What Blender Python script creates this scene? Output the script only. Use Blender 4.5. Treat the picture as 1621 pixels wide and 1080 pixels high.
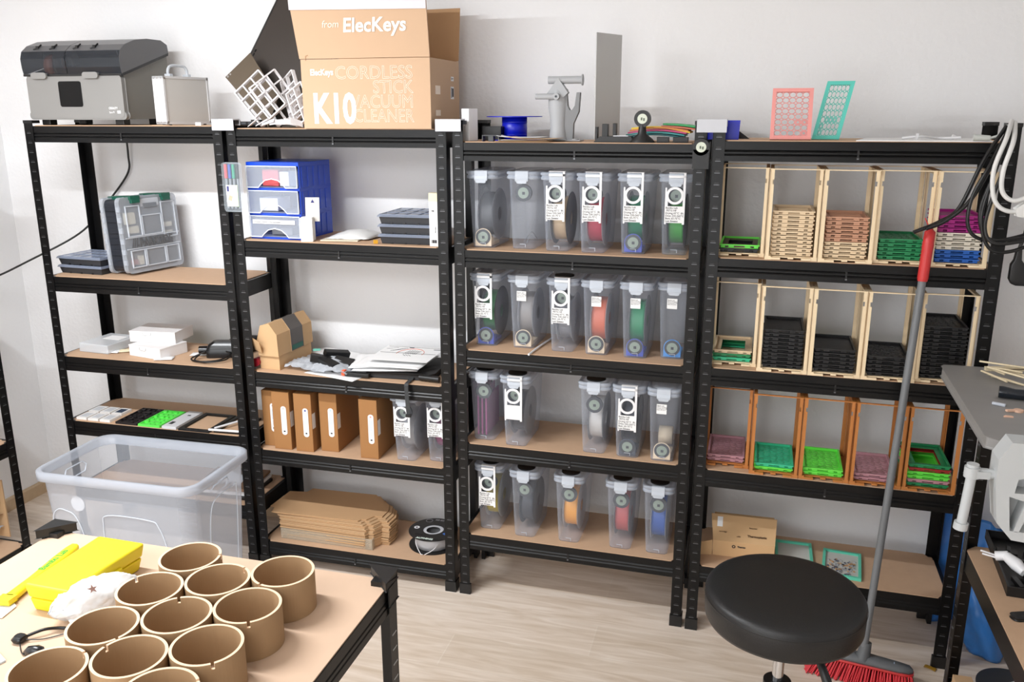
import bpy, math, random
from mathutils import Vector, Matrix
R = math.radians
for o in list(bpy.data.objects): bpy.data.objects.remove(o)
sc = bpy.context.scene
C = sc.collection
random.seed(7)

# ---------------------------------------------------------------- camera
cam_d = bpy.data.cameras.new('camera'); cam = bpy.data.objects.new('camera', cam_d); C.objects.link(cam)
YAW, PITCH, ROLL = -0.268321, 0.258775, -0.0016364
cy_, sy_, cp_, sp_ = math.cos(YAW), math.sin(YAW), math.cos(PITCH), math.sin(PITCH)
fwd = Vector((sy_*cp_, cy_*cp_, -sp_)); rgt = Vector((cy_, -sy_, 0)); upv = rgt.cross(fwd)
cr_, sr_ = math.cos(ROLL), math.sin(ROLL)
rgt, upv = rgt*cr_ + upv*sr_, upv*cr_ - rgt*sr_
M = Matrix((rgt, upv, -fwd)).transposed().to_4x4(); M.translation = Vector((2.87048, -2.98730, 1.90213))
cam.matrix_world = M
cam_d.sensor_width = 36; cam_d.lens = 1369.80/1621*36; cam_d.clip_start = .05
sc.camera = cam

# ---------------------------------------------------------------- world, lights, exposure
w = bpy.data.worlds.new('room_air'); sc.world = w; w.use_nodes = True
w.node_tree.nodes['Background'].inputs[0].default_value = (.9, .95, 1, 1)
w.node_tree.nodes['Background'].inputs[1].default_value = .0
def area(name, loc, sx, sy, power, tilt=0, col=(.94, .97, 1)):
    l = bpy.data.lights.new(name, 'AREA'); l.shape = 'RECTANGLE'; l.size = sx; l.size_y = sy
    l.energy = power; l.color = col
    o = bpy.data.objects.new(name, l); o.location = loc; o.rotation_euler = (R(tilt), 0, 0); C.objects.link(o); return o
area('ceiling_tube_light', (.8, -1.42, 2.54), 1.25, .05, 66, 8)
area('ambient_fill_light', (1.0, -3.2, 2.58), 3.0, 1.6, 84, 12)  # large soft fill added to raise the ambient light, not a real ceiling panel
area('frontal_fill_light', (1.4, -4.5, 1.3), 2.6, 1.4, 45, 90, (.93, .97, 1))  # frontal fill added behind the camera to brighten under shelves, no window there
sc.view_settings.view_transform = 'Standard'; sc.view_settings.look = 'None'
sc.view_settings.gamma = 1; sc.view_settings.use_curve_mapping = False
sc.view_settings.exposure = -.12
sc.cycles.use_denoising = True
sc.cycles.max_bounces = 8; sc.cycles.diffuse_bounces = 5; sc.cycles.transparent_max_bounces = 40
sc.cycles.caustics_reflective = False; sc.cycles.caustics_refractive = False

# ---------------------------------------------------------------- materials
def lin(c):
    c = c/255
    return c/12.92 if c <= .04045 else ((c+.055)/1.055)**2.4
def rgb(t): return (lin(t[0]), lin(t[1]), lin(t[2]), 1)
MC = {}
def mat(name, col, rough=.5, metal=0, var=0, scale=8, stretch=(1, 1, 1), bump=0, bscale=60, spec=.5, coat=0):
    if name in MC: return MC[name]
    m = bpy.data.materials.new(name); m.use_nodes = True; nt = m.node_tree; b = nt.nodes['Principled BSDF']
    b.inputs['Base Color'].default_value = rgb(col); b.inputs['Roughness'].default_value = rough
    b.inputs['Metallic'].default_value = metal; b.inputs['Specular IOR Level'].default_value = spec
    b.inputs['Coat Weight'].default_value = coat
    tc = nt.nodes.new('ShaderNodeTexCoord')
    mp = nt.nodes.new('ShaderNodeMapping'); mp.inputs['Scale'].default_value = stretch
    nt.links.new(tc.outputs['Object'], mp.inputs[0])
    n = nt.nodes.new('ShaderNodeTexNoise'); n.inputs['Scale'].default_value = scale; n.inputs['Detail'].default_value = 6
    nt.links.new(mp.outputs[0], n.inputs[0])
    mx = nt.nodes.new('ShaderNodeMix'); mx.data_type = 'RGBA'
    c = rgb(col); v = var or .03
    mx.inputs[6].default_value = tuple(x*(1-v) for x in c[:3])+(1,); mx.inputs[7].default_value = tuple(min(1, x*(1+v)) for x in c[:3])+(1,)
    nt.links.new(n.outputs[0], mx.inputs[0]); nt.links.new(mx.outputs[2], b.inputs['Base Color'])
    if bump:
        n2 = nt.nodes.new('ShaderNodeTexNoise'); n2.inputs['Scale'].default_value = bscale; n2.inputs['Detail'].default_value = 4
        nt.links.new(mp.outputs[0], n2.inputs[0])
        bp = nt.nodes.new('ShaderNodeBump'); bp.inputs['Strength'].default_value = bump; bp.inputs['Distance'].default_value = .01
        nt.links.new(n2.outputs[0], bp.inputs['Height']); nt.links.new(bp.outputs[0], b.inputs['Normal'])
    MC[name] = m; return m
def clear(name, col, alpha, rough=.2, edge=.35):
    """thin see-through plastic: clear with a milky film, denser at grazing angles"""
    if name in MC: return MC[name]
    m = bpy.data.materials.new(name); m.use_nodes = True; nt = m.node_tree; b = nt.nodes['Principled BSDF']; out = nt.nodes['Material Output']
    b.inputs['Base Color'].default_value = rgb(col); b.inputs['Roughness'].default_value = rough
    t = nt.nodes.new('ShaderNodeBsdfTransparent'); t.inputs[0].default_value = (.97, .98, 1, 1)
    lw = nt.nodes.new('ShaderNodeLayerWeight'); lw.inputs[0].default_value = .35
    ma = nt.nodes.new('ShaderNodeMath'); ma.operation = 'MULTIPLY_ADD'; ma.inputs[1].default_value = edge; ma.inputs[2].default_value = alpha
    ma.use_clamp = True
    nt.links.new(lw.outputs['Facing'], ma.inputs[0])
    mx = nt.nodes.new('ShaderNodeMixShader'); nt.links.new(ma.outputs[0], mx.inputs[0])
    nt.links.new(t.outputs[0], mx.inputs[1]); nt.links.new(b.outputs[0], mx.inputs[2]); nt.links.new(mx.outputs[0], out.inputs[0])
    MC[name] = m; return m
BLACK = mat('black_powder_coat', (11, 11, 12), .34, bump=.03, bscale=300, spec=.3)
STEEL = mat('bare_steel', (190, 190, 190), .3, 1)
MDF = mat('mdf_board', (196, 162, 132), .75, var=.06, scale=30, bump=.02, bscale=200)
CARD = mat('corrugated_cardboard', (190, 156, 118), .8, var=.05, scale=12)
CARD2 = mat('spool_box_cardboard', (158, 112, 66), .8, var=.05, scale=10)
KRAFT = mat('kraft_card', (200, 164, 122), .8, var=.06, scale=14)
WHITE = mat('white_plastic', (232, 232, 234), .4)
PAPER = mat('white_paper', (238, 238, 238), .8)
INK = mat('black_ink', (40, 40, 44), .7)
BPL = mat('black_plastic', (15, 15, 16), .42)
GREYP = mat('grey_printed_plastic', (168, 170, 173), .5, bump=.03, bscale=150)
CLEAR = clear('clear_box_plastic', (205, 212, 225), .10, .18, .40)
LIDCL = clear('lid_plastic', (205, 214, 228), .42, .2, .4)
CLIP = clear('clip_plastic', (220, 227, 236), .58, .25, .2)
WALL = mat('textured_white_wall', (240, 240, 241), .9, var=.01, scale=3, bump=.22, bscale=60, spec=.2)

# ---------------------------------------------------------------- mesh helpers
class MB:
    def __init__(s): s.v = []; s.f = []; s.m = []; s.sm = []
    def add(s, vs, fs, m=0, smooth=False):
        n = len(s.v); s.v += [tuple(v) for v in vs]
        for f in fs: s.f.append([i+n for i in f]); s.m.append(m); s.sm.append(smooth)
        return s
    def hexa(s, p, m=0):   # 4 bottom ccw, 4 top ccw
        return s.add(p, [(3, 2, 1, 0), (4, 5, 6, 7), (0, 1, 5, 4), (1, 2, 6, 5), (2, 3, 7, 6), (3, 0, 4, 7)], m)
    def box(s, x0, x1, y0, y1, z0, z1, m=0):
        return s.hexa([(x0, y0, z0), (x1, y0, z0), (x1, y1, z0), (x0, y1, z0), (x0, y0, z1), (x1, y0, z1), (x1, y1, z1), (x0, y1, z1)], m)
    def obox(s, c, size, rot=(0, 0, 0), m=0):
        from mathutils import Euler
        E_ = Euler(rot).to_matrix(); c = Vector(c); a, b, d = size[0]/2, size[1]/2, size[2]/2
        return s.hexa([c + E_ @ Vector(q) for q in [(-a, -b, -d), (a, -b, -d), (a, b, -d), (-a, b, -d), (-a, -b, d), (a, -b, d), (a, b, d), (-a, b, d)]], m)
    def prism(s, poly, axis, a, b, m=0, smooth=False):
        """poly: 2D points; axis x -> (y,z), y -> (x,z), z -> (x,y)"""
        n = len(poly)
        def q(p, t): return {'x': (t, p[0], p[1]), 'y': (p[0], t, p[1]), 'z': (p[0], p[1], t)}[axis]
        vs = [q(p, a) for p in poly]+[q(p, b) for p in poly]
        s.add(vs, [tuple(range(n)), tuple(range(2*n-1, n-1, -1))], m)
        return s.add(vs, [(i, (i+1) % n, n+(i+1) % n, n+i) for i in range(n)], m, smooth)
    def lathe(s, prof, n=32, c=(0, 0, 0), axis='z', m=0, smooth=True, arc=None):
        vs = []; c = Vector(c)
        for k in range(n):
            a = 2*math.pi*k/n
            for r, h in prof:
                x, y = r*math.cos(a), r*math.sin(a)
                vs.append(c + Vector({'z': (x, y, h), 'x': (h, x, y), 'y': (x, h, y)}[axis]))
        L = len(prof); fs = []
        for k in range(n):
            k2 = (k+1) % n
            for i in range(L-1): fs.append((k*L+i, k2*L+i, k2*L+i+1, k*L+i+1))
        return s.add(vs, fs, m, smooth)
    def disc(s, c, r, h, n=32, axis='z', m=0, r2=None):
        s.lathe([(0.0001, 0), (r, 0)], n, c, axis, m, False)
        r2 = r if r2 is None else r2
        s.lathe([(r, 0), (r2, h)], n, c, axis, m, True)
        return s.lathe([(r2, h), (0.0001, h)], n, c, axis, m, False)
    def ring(s, c, ro, ri, h, n=40, axis='z', m=0):
        s.lathe([(ri, 0), (ro, 0)], n, c, axis, m, False); s.lathe([(ro, 0), (ro, h)], n, c, axis, m, True)
        s.lathe([(ro, h), (ri, h)], n, c, axis, m, False); return s.lathe([(ri, h), (ri, 0)], n, c, axis, m, True)
    def tube(s, pts, r, n=8, m=0):
        pts = [Vector(p) for p in pts]; N = len(pts); vs = []; prev = None
        for i, p in enumerate(pts):
            t = (pts[min(i+1, N-1)]-pts[max(i-1, 0)]).normalized()
            if prev is None:
                u = t.cross(Vector((0, 0, 1)))
                if u.length < .1: u = t.cross(Vector((1, 0, 0)))
            else: u = prev - t*prev.dot(t)
            u.normalize(); prev = u; v = t.cross(u)
            rr = r[i] if isinstance(r, (list, tuple)) else r
            for k in range(n):
                a = 2*math.pi*k/n; vs.append(p+u*math.cos(a)*rr+v*math.sin(a)*rr)
        s.add(vs, [(i*n+k, i*n+(k+1) % n, (i+1)*n+(k+1) % n, (i+1)*n+k) for i in range(N-1) for k in range(n)], m, True)
        return s.add(vs, [tuple(range(n))[::-1], tuple(range((N-1)*n, N*n))], m)
    def loft(s, rings, m=0, smooth=True, cap0=True, cap1=True):
        n = len(rings[0]); vs = [p for r_ in rings for p in r_]
        s.add(vs, [(i*n+k, i*n+(k+1) % n, (i+1)*n+(k+1) % n, (i+1)*n+k) for i in range(len(rings)-1) for k in range(n)], m, smooth)
        if cap0: s.add(rings[0], [tuple(range(n))[::-1]], m)
        if cap1: s.add(rings[-1], [tuple(range(n))], m)
        return s
    def grid(s, fn, nu, nv, m=0, smooth=True):
        vs = [fn(i/nu, j/nv) for j in range(nv+1) for i in range(nu+1)]
        return s.add(vs, [(j*(nu+1)+i, j*(nu+1)+i+1, (j+1)*(nu+1)+i+1, (j+1)*(nu+1)+i) for j in range(nv) for i in range(nu)], m, smooth)
    def mesh(s, name, mats):
        me = bpy.data.meshes.new(name); me.from_pydata(s.v, [], s.f)
        for mm in mats: me.materials.append(mm)
        me.polygons.foreach_set('material_index', s.m); me.polygons.foreach_set('use_smooth', s.sm)
        me.update(); return me
    def build(s, name, mats, parent=None, bevel=0, seg=2, loc=None, rot=None, solid=0):
        if not isinstance(mats, (list, tuple)): mats = [mats]
        o = bpy.data.objects.new(name, s.mesh(name, mats)); C.objects.link(o)
        if parent: o.parent = parent
        if loc: o.location = loc
        if rot: o.rotation_euler = rot
        if solid:
            b = o.modifiers.new('thickness', 'SOLIDIFY'); b.thickness = solid; b.offset = 0
        if bevel:
            wd = o.modifiers.new('weld', 'WELD'); wd.merge_threshold = .00005
            b = o.modifiers.new('bevel', 'BEVEL'); b.width = bevel; b.segments = seg; b.limit_method = 'ANGLE'; b.angle_limit = R(40)
        return o
def rrect(x0, x1, y0, y1, r, z, n=5):
    pts = []
    for cx, cy, a0 in ((x1-r, y0+r, -90), (x1-r, y1-r, 0), (x0+r, y1-r, 90), (x0+r, y0+r, 180)):
        for k in range(n+1):
            a = R(a0+90*k/n); pts.append((cx+r*math.cos(a), cy+r*math.sin(a), z))
    return pts
def rr2(x0, x1, y0, y1, r, n=5): return [(p[0], p[1]) for p in rrect(x0, x1, y0, y1, r, 0, n)]
def bez(pts, n=12):
    """smooth path through points"""
    P = [Vector(p) for p in pts]; P = [P[0]*2-P[1]]+P+[P[-1]*2-P[-2]]; out = []
    for i in range(1, len(P)-2):
        for k in range(n):
            t = k/n; a, b, c, d = P[i-1], P[i], P[i+1], P[i+2]
            out.append(.5*((2*b)+(c-a)*t+(2*a-5*b+4*c-d)*t*t+(3*b-3*c+d-a)*t**3))
    return out+[P[-2]]
def tag(o, label=None, cat=None, group=None, kind=None):
    if label: o['label'] = label
    if cat: o['category'] = cat
    if group: o['group'] = group
    if kind: o['kind'] = kind
    return o
def thing(name, label, cat, loc=(0, 0, 0), rz=0, group=None, rot=None):
    o = bpy.data.objects.new(name, None); C.objects.link(o); o.location = loc
    o.rotation_euler = rot if rot else (0, 0, rz); o.empty_display_size = .02
    return tag(o, label, cat, group)
def solo(mb, name, mats, label, cat, group=None, loc=None, rot=None, bevel=0, kind=None, **k):
    return tag(mb.build(name, mats, None, bevel, loc=loc, rot=rot, **k), label, cat, group, kind)
def copy_tree(o, parent=None):
    c = o.copy(); C.objects.link(c)
    if parent: c.parent = parent
    for ch in list(o.children): copy_tree(ch, c)
    return c
def text(body, size, m, parent, org, X=(1, 0, 0), Y=(0, 0, 1), bold=0, shear=0, outline=0, sx=1, name='lettering', align='LEFT', thick=.0004):
    cu = bpy.data.curves.new('t', 'FONT'); cu.body = body; cu.size = size; cu.offset = bold; cu.shear = shear; cu.align_x = align
    cu.resolution_u = 3
    if outline: cu.fill_mode = 'NONE'; cu.bevel_depth = outline; cu.bevel_resolution = 0
    else: cu.extrude = thick
    ob = bpy.data.objects.new('t', cu); C.objects.link(ob)
    bpy.context.view_layer.update()
    me = bpy.data.meshes.new_from_object(ob.evaluated_get(bpy.context.evaluated_depsgraph_get()))
    bpy.data.objects.remove(ob); me.name = name
    if outline:
        for v_ in me.vertices: v_.co.z *= .12
    me.materials.clear(); me.materials.append(m)
    o = bpy.data.objects.new(name, me); C.objects.link(o); o.parent = parent
    X = Vector(X).normalized(); Y = Vector(Y).normalized(); Z = X.cross(Y)
    T = Matrix((X*sx, Y, Z)).transposed().to_4x4(); T.translation = Vector(org)
    o.matrix_local = T
    return o
ORD = ['lowest', 'second', 'third', 'fourth', 'fifth', 'sixth', 'seventh', 'eighth', 'ninth', 'tenth', 'eleventh', 'twelfth']

# ---------------------------------------------------------------- the room
XL, XR, YB, YF, ZC = -.57, 5.0, .43, -4.6, 2.62
def struct(name, mb, m): return tag(mb.build(name, m), kind='structure')
fl = bpy.data.materials.new('oak_laminate'); fl.use_nodes = True; nt = fl.node_tree; b = nt.nodes['Principled BSDF']
b.inputs['Roughness'].default_value = .45
tc = nt.nodes.new('ShaderNodeTexCoord'); mp = nt.nodes.new('ShaderNodeMapping'); mp.inputs['Location'].default_value = (.35, .086, 0)
nt.links.new(tc.outputs['Object'], mp.inputs[0])
br = nt.nodes.new('ShaderNodeTexBrick'); br.offset = .37; br.inputs['Scale'].default_value = 1; br.inputs['Brick Width'].default_value = 1.38
br.inputs['Row Height'].default_value = .192; br.inputs['Mortar Size'].default_value = .0016; br.inputs['Mortar Smooth'].default_value = 0
br.inputs['Color1'].default_value = rgb((232, 219, 206)); br.inputs['Color2'].default_value = rgb((222, 208, 193)); br.inputs['Mortar'].default_value = rgb((232, 222, 210))
nt.links.new(mp.outputs[0], br.inputs[0])
mp2 = nt.nodes.new('ShaderNodeMapping'); mp2.inputs['Scale'].default_value = (1.0, 9, 1); nt.links.new(tc.outputs['Object'], mp2.inputs[0])
n1 = nt.nodes.new('ShaderNodeTexNoise'); n1.inputs['Scale'].default_value = 3; n1.inputs['Detail'].default_value = 8; n1.inputs['Distortion'].default_value = 1.2
nt.links.new(mp2.outputs[0], n1.inputs[0])
cr = nt.nodes.new('ShaderNodeValToRGB'); cr.color_ramp.elements[0].position = .3; cr.color_ramp.elements[0].color = rgb((226, 218, 208)); cr.color_ramp.elements[1].position = .68; cr.color_ramp.elements[1].color = rgb((255, 255, 255))
nt.links.new(n1.outputs[0], cr.inputs[0])
mx = nt.nodes.new('ShaderNodeMix'); mx.data_type = 'RGBA'; mx.blend_type = 'MULTIPLY'; mx.inputs[0].default_value = 1
nt.links.new(br.outputs[0], mx.inputs[6]); nt.links.new(cr.outputs[0], mx.inputs[7]); nt.links.new(mx.outputs[2], b.inputs['Base Color'])
struct('floor', MB().box(XL-.1, XR+.1, YF-.1, YB+.1, -.06, 0), fl)
struct('ceiling', MB().box(XL-.1, XR+.1, YF-.1, YB+.1, ZC, ZC+.06), mat('ceiling_white', (240, 240, 240), .9))
struct('wall_back', MB().box(XL-.1, XR+.1, YB, YB+.1, 0, ZC), WALL)
struct('wall_left', MB().box(XL-.1, XL, YF, YB, 0, ZC), WALL)
struct('wall_right', MB().box(XR, XR+.1, YF, YB, 0, ZC), WALL)
struct('wall_front', MB().box(XL-.1, XR+.1, YF-.1, YF, 0, ZC), WALL)
OAK = mat('oak_skirting', (196, 172, 142), .5, var=.1, scale=6, stretch=(1, 10, 8))
struct('baseboard_left', MB().prism([(XL, 0), (XL+.014, 0), (XL+.014, .058), (XL+.008, .066), (XL, .066)], 'y', YF, YB), OAK)
struct('baseboard_back', MB().prism([(YB, 0), (YB-.014, 0), (YB-.014, .058), (YB-.008, .066), (YB, .066)], 'x', XL, XR), OAK)

# ---------------------------------------------------------------- boltless shelving units
PW, DEP = .04, .33
SLOT = mat('slot_edge', (120, 122, 126), .4, .6)
def upright(name, parent, x, y, sx, sy, H, slots=True):
    """angle profile with its corner at (x, y); sx, sy point into the unit"""
    m = MB(); t = .003
    m.box(min(x, x+sx*PW), max(x, x+sx*PW), min(y, y+sy*t), max(y, y+sy*t), .01, H-.004)
    m.box(min(x, x+sx*t), max(x, x+sx*t), min(y, y+sy*PW), max(y, y+sy*PW), .01, H-.004)
    z = .05
    while slots and z < H-.03:
        if sy > 0:
            xc = x+sx*PW*.5
            m.box(xc-.009, xc+.009, y-.0012, y, z, z+.0016, 1); m.box(xc-.007, xc+.007, y-.0008, y, z+.0022, z+.009, 2)
        z += .0385
    o = m.build(name, [BLACK, SLOT, BPL], parent)
    f = MB(); e = .003
    f.box(min(x-sx*e, x+sx*(PW+e)), max(x-sx*e, x+sx*(PW+e)), min(y-sy*e, y+sy*.012), max(y-sy*e, y+sy*.012), 0, .045)
    f.box(min(x-sx*e, x+sx*.012), max(x-sx*e, x+sx*.012), min(y+sy*.012, y+sy*(PW+e)), max(y+sy*.012, y+sy*(PW+e)), 0, .045)
    f.build('foot_cap', BPL, o)
    e = .0015
    MB().box(min(x-sx*e, x+sx*(PW+e)), max(x-sx*e, x+sx*(PW+e)), min(y-sy*e, y+sy*(PW+e)), max(y-sy*e, y+sy*(PW+e)), H-.012, H).build('top_cap', BPL, o)
    return o
BH = .064
def beam_x(parent, x0, x1, y, s, z, notch=True):
    """z = top; s = +1 front beam (face looks to -y), -1 back beam"""
    pr = [(0, 0), (0, -.027), (.0042, -.0285), (0, -.0345), (0, -.0395), (.0042, -.041), (0, -.047), (0, -BH), (.014, -BH), (.014, 0)]
    m = MB().prism([(y+s*(a+.0035), z+b) for a, b in pr], 'x', x0, x1, 0)
    if s > 0 and notch:
        xm = (x0+x1)/2; m.box(xm-.003, xm+.003, y+.0015, y+.0045, z-.05, z-.026, 1); m.obox((xm, y+.002, z-.052), (.006, .003, .004), m=2)
    return m.build('beam', [BLACK, BPL, SLOT], parent)
def beam_y(parent, x, s, y0, y1, z):
    return MB().box(min(x+s*.0035, x+s*.0175), max(x+s*.0035, x+s*.0175), y0, y1, z-BH, z).build('beam', BLACK, parent)
def rack(name, label, x, y, rz, W, D, H, zs, group=None):
    t = thing(name, label, 'shelf unit', (x, y, 0), rz, group)
    for cx, cy, sx, sy in ((0, 0, 1, 1), (W, 0, -1, 1), (0, D, 1, -1), (W, D, -1, -1)): upright('upright', t, cx, cy, sx, sy, H)
    for z in zs:
        beam_x(t, .0045, W-.0045, 0, 1, z-.003); beam_x(t, .0045, W-.0045, D, -1, z-.003, False)
        beam_y(t, 0, 1, .02, D-.02, z-.003); beam_y(t, W, -1, .02, D-.02, z-.003)
        c = .03
        MB().prism([(.0185, .0185+c), (.0185+c, .0045), (W-.0185-c, .0045), (W-.0185, .0185+c), (W-.0185, D-.0185-c), (W-.0185-c, D-.0045), (.0185+c, D-.0045), (.0185, D-.0185-c)], 'z', z-.0028, z+.0).build('shelf_board', MDF, t)
        MB().box(.02, W-.02, .019, D-.019, z-.010, z-.003).build('board_core', MDF, t)
    return t
U = [None, (0, -.02, .0217, .8997), (.9169, .0001, .0038, .8892), (1.8283, .0037, -.0116, .8876), (2.7347, -.0122, -.0139, .8994)]
Z1 = [1.853, 1.234, .883, .586, .27]; Z2 = [1.844, 1.418, .879, .539, .116]; Z3 = [1.801, 1.416, 1.035, .658, .270]; Z4 = [1.812, 1.426, 1.039, .657, .271]
LB = ['', 'leftmost black shelf unit, partly behind the big clear plastic tub', 'black shelf unit under the tall cardboard carton, second from left',
      'black shelf unit full of clear filament containers on four levels', 'rightmost black shelf unit holding cream and orange tray towers behind the broom']
for i, zs in ((1, Z1), (2, Z2), (3, Z3), (4, Z4)):
    rack('shelf_unit', LB[i], U[i][0], U[i][1], U[i][2], U[i][3], DEP, 1.873 if i < 4 else 1.868, zs)
# rack by the left wall (its long side along the wall)
LRY = -.19
rack('shelf_unit', 'black rack at far left edge, bags and packets on its lower shelf', -.12, LRY-.9, R(90), .9, .42, 1.86, [1.8, 1.3, .92, .545, .06])

# ---------------------------------------------------------------- clear filament containers
def rrb(hw, y0, y1, r, z): return rrect(-hw, hw, y0, y1, r, z)
_b = MB(); _b.loft([rrb(.036, .016, .226, .012, .004), rrb(.041, .010, .232, .018, .0), rrb(.042, .009, .233, .02, .006), rrb(.0465, .004, .240, .022, .10), rrb(.053, .001, .246, .024, .243), rrb(.0545, .0, .247, .024, .262)], cap0=True, cap1=False)
_b.box(-.010, .012, .003, .0045, .018, .0195, 1); _b.box(.0105, .012, .003, .0045, .008, .0195, 1)
BODY = _b.mesh('container_body', [CLEAR, CLIP])
_l = MB(); O = lambda e, z, r=.026: rrb(.0575+e, -.003-e, .250+e, r, z)
_l.loft([O(.0, .252), O(.0035, .254), O(.0035, .262), O(.001, .264), O(.001, .268), O(.0045, .270), O(.0045, .277), O(.001, .280)], cap0=False, cap1=False)
_l.loft([O(.001, .280), O(-.006, .281), O(-.008, .2785), O(-.016, .2785), O(-.018, .281), O(-.03, .282, .02)], cap0=False, cap1=True)
LID = _l.mesh('container_lid', [LIDCL])
_c = MB(); _c.prism([(-.004, .250), (-.012, .246), (-.0135, .252), (-.011, .262), (-.0105, .272), (-.010, .281), (-.002, .283), (-.002, .281), (-.0065, .279), (-.0075, .262)], 'x', -.024, .024)
_c.prism([(x, z) for x, z in rr2(-.019, .019, .238, .252, .006)], 'y', -.0125, -.008)
LATCH = _c.mesh('container_latch', [CLIP])
_v = MB(); _v.disc((0, .045, .2815), .036, .004, 28); VENT = _v.mesh('vent_disc', [BPL])
GREENISH = mat('gauge_face', (142, 156, 142), .35, var=.12, scale=60)
DARKRING = mat('gauge_bezel', (52, 56, 62), .4)
def inst(name, me, parent, loc=(0, 0, 0)):
    o = bpy.data.objects.new(name, me); C.objects.link(o); o.parent = parent; o.location = loc; return o
SM = {}
def spool_mesh(col, flm):
    key = (col, flm.name)
    if key not in SM:
        f = mat('filament_%d_%d_%d' % col, col, .35, bump=.15, bscale=400)
        a = MB(); a.lathe([(.026, 0), (.095, 0), (.0965, .0015), (.095, .003), (.026, .003)], 40, axis='x', smooth=False)
        fl_ = a.mesh('flange', [flm])
        w_ = MB(); w_.lathe([(.030, .0035), (.080, .0035), (.081, .012), (.080, .02), (.081, .03), (.080, .04), (.081, .048), (.080, .0555), (.030, .0555)], 36, axis='x')
        SM[key] = (fl_, w_.mesh('filament', [f]))
    return SM[key]
FL_G = clear('smoky_flange', (150, 152, 156), .35, .3, .3); FL_B = mat('black_flange', (40, 41, 44), .4); FL_W = clear('clear_flange', (205, 208, 212), .3, .3, .3)
FLM = {'g': FL_G, 'b': FL_B, 'w': FL_W}
LTXT = 'Bambu Lab\n PETG HF\nDrying 65°C  8h\nDüse 230-260°C\nBett: 65-75°C\nLast Einsatz'
def small_text_mesh(body, size, bold=0):
    cu = bpy.data.curves.new('t', 'FONT'); cu.body = body; cu.size = size; cu.offset = bold; cu.resolution_u = 2; cu.extrude = .00015; cu.space_line = .98
    ob = bpy.data.objects.new('t', cu); C.objects.link(ob); bpy.context.view_layer.update()
    me = bpy.data.meshes.new_from_object(ob.evaluated_get(bpy.context.evaluated_depsgraph_get()))
    bpy.data.objects.remove(ob); me.materials.clear(); me.materials.append(INK); return me
T1 = small_text_mesh(LTXT, .0092, .0001)
T2 = small_text_mesh('Bambu Lab\nPETG HF Basic\nDrying 65°C 8h\nBett: 65-75°C', .0055)
# label holder: hooked over the latch
_h = MB(); HW = .033
_h.box(-.024, .034, -.0165, -.0145, .268, .276); _h.box(-.024, .034, -.0165, -.002, .2835, .2855)
_h.box(.026, .034, -.0165, -.0145, .11, .284); _h.box(-.034, -.0285, -.0165, -.0145, .11, .235)
_h.ring((-.001, -.0172, .208), .030, .0215, .003, 32, 'y'); _h.box(-.034, .034, -.0158, -.0145, .115, .172)
_h.obox((-.0265, -.0155, .186), (.004, .002, .03), m=0)
HOLD = _h.mesh('frame', [WHITE])
_p = MB(); _p.prism([(-.034, .172), (-.034, .117), (-.012, .118), (-.004, .1225), (.002, .1225), (.012, .117), (.034, .115), (.034, .172)], 'y', -.0172, -.0159); LPAP = _p.mesh('paper_label', [PAPER])
_s = MB(); _s.box(-.018, .018, -.0042, -.0036, .188, .225); STK = _s.mesh('sticker', [PAPER])
def gauge_mesh(rim, r=.0215):
    g = MB(); g.disc((0, 0, 0), r*1.25, .008, 28, 'y', 0); g.disc((0, -.001, 0), r*.86, .001, 24, 'y', 1)
    g.box(-.004, .006, -.0016, -.001, -.006, .004, 0); return g
def desiccant(name_col, col, x, y, z, rz, label):
    t = thing('desiccant_holder', label, 'desiccant holder', (x, y, z), rz)
    m = mat('desiccant_'+name_col, col, .5); a = MB()
    arch = [(-.031, 0), (.031, 0), (.031, .034)]+[(.031*math.cos(R(k)), .034+.031*math.sin(R(k))) for k in range(15, 180, 15)]+[(-.031, .034)]
    a.prism(arch, 'y', .013, .017); a.box(-.030, .030, .017, .045, .0, .034); a.box(-.030, .030, .045, .12, .0, .012)
    for k in range(5): a.box(.030, .0305, .019+k*.005, .021+k*.005, .006, .028)
    a.build('case', m, t)
    g = gauge_mesh(0, .0225); g.build('hygrometer', [DARKRING, GREENISH], t, loc=(0, .011, .034)); return t
def hygrometer(x, y, z, rz, label):
    g = MB(); g.disc((0, .012, 0), .031, .010, 32, 'y', 0); g.disc((0, .0105, 0), .020, .0016, 24, 'y', 1); g.box(-.004, .006, .0098, .0106, -.006, .004, 0)
    g.box(-.006, .006, .0135, .018, .028, .052, 0)
    return solo(g, 'hygrometer', [DARKRING, GREENISH], label, 'hygrometer', 'gauges inside the containers', loc=(x, y, z), rot=(0, 0, rz))
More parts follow.
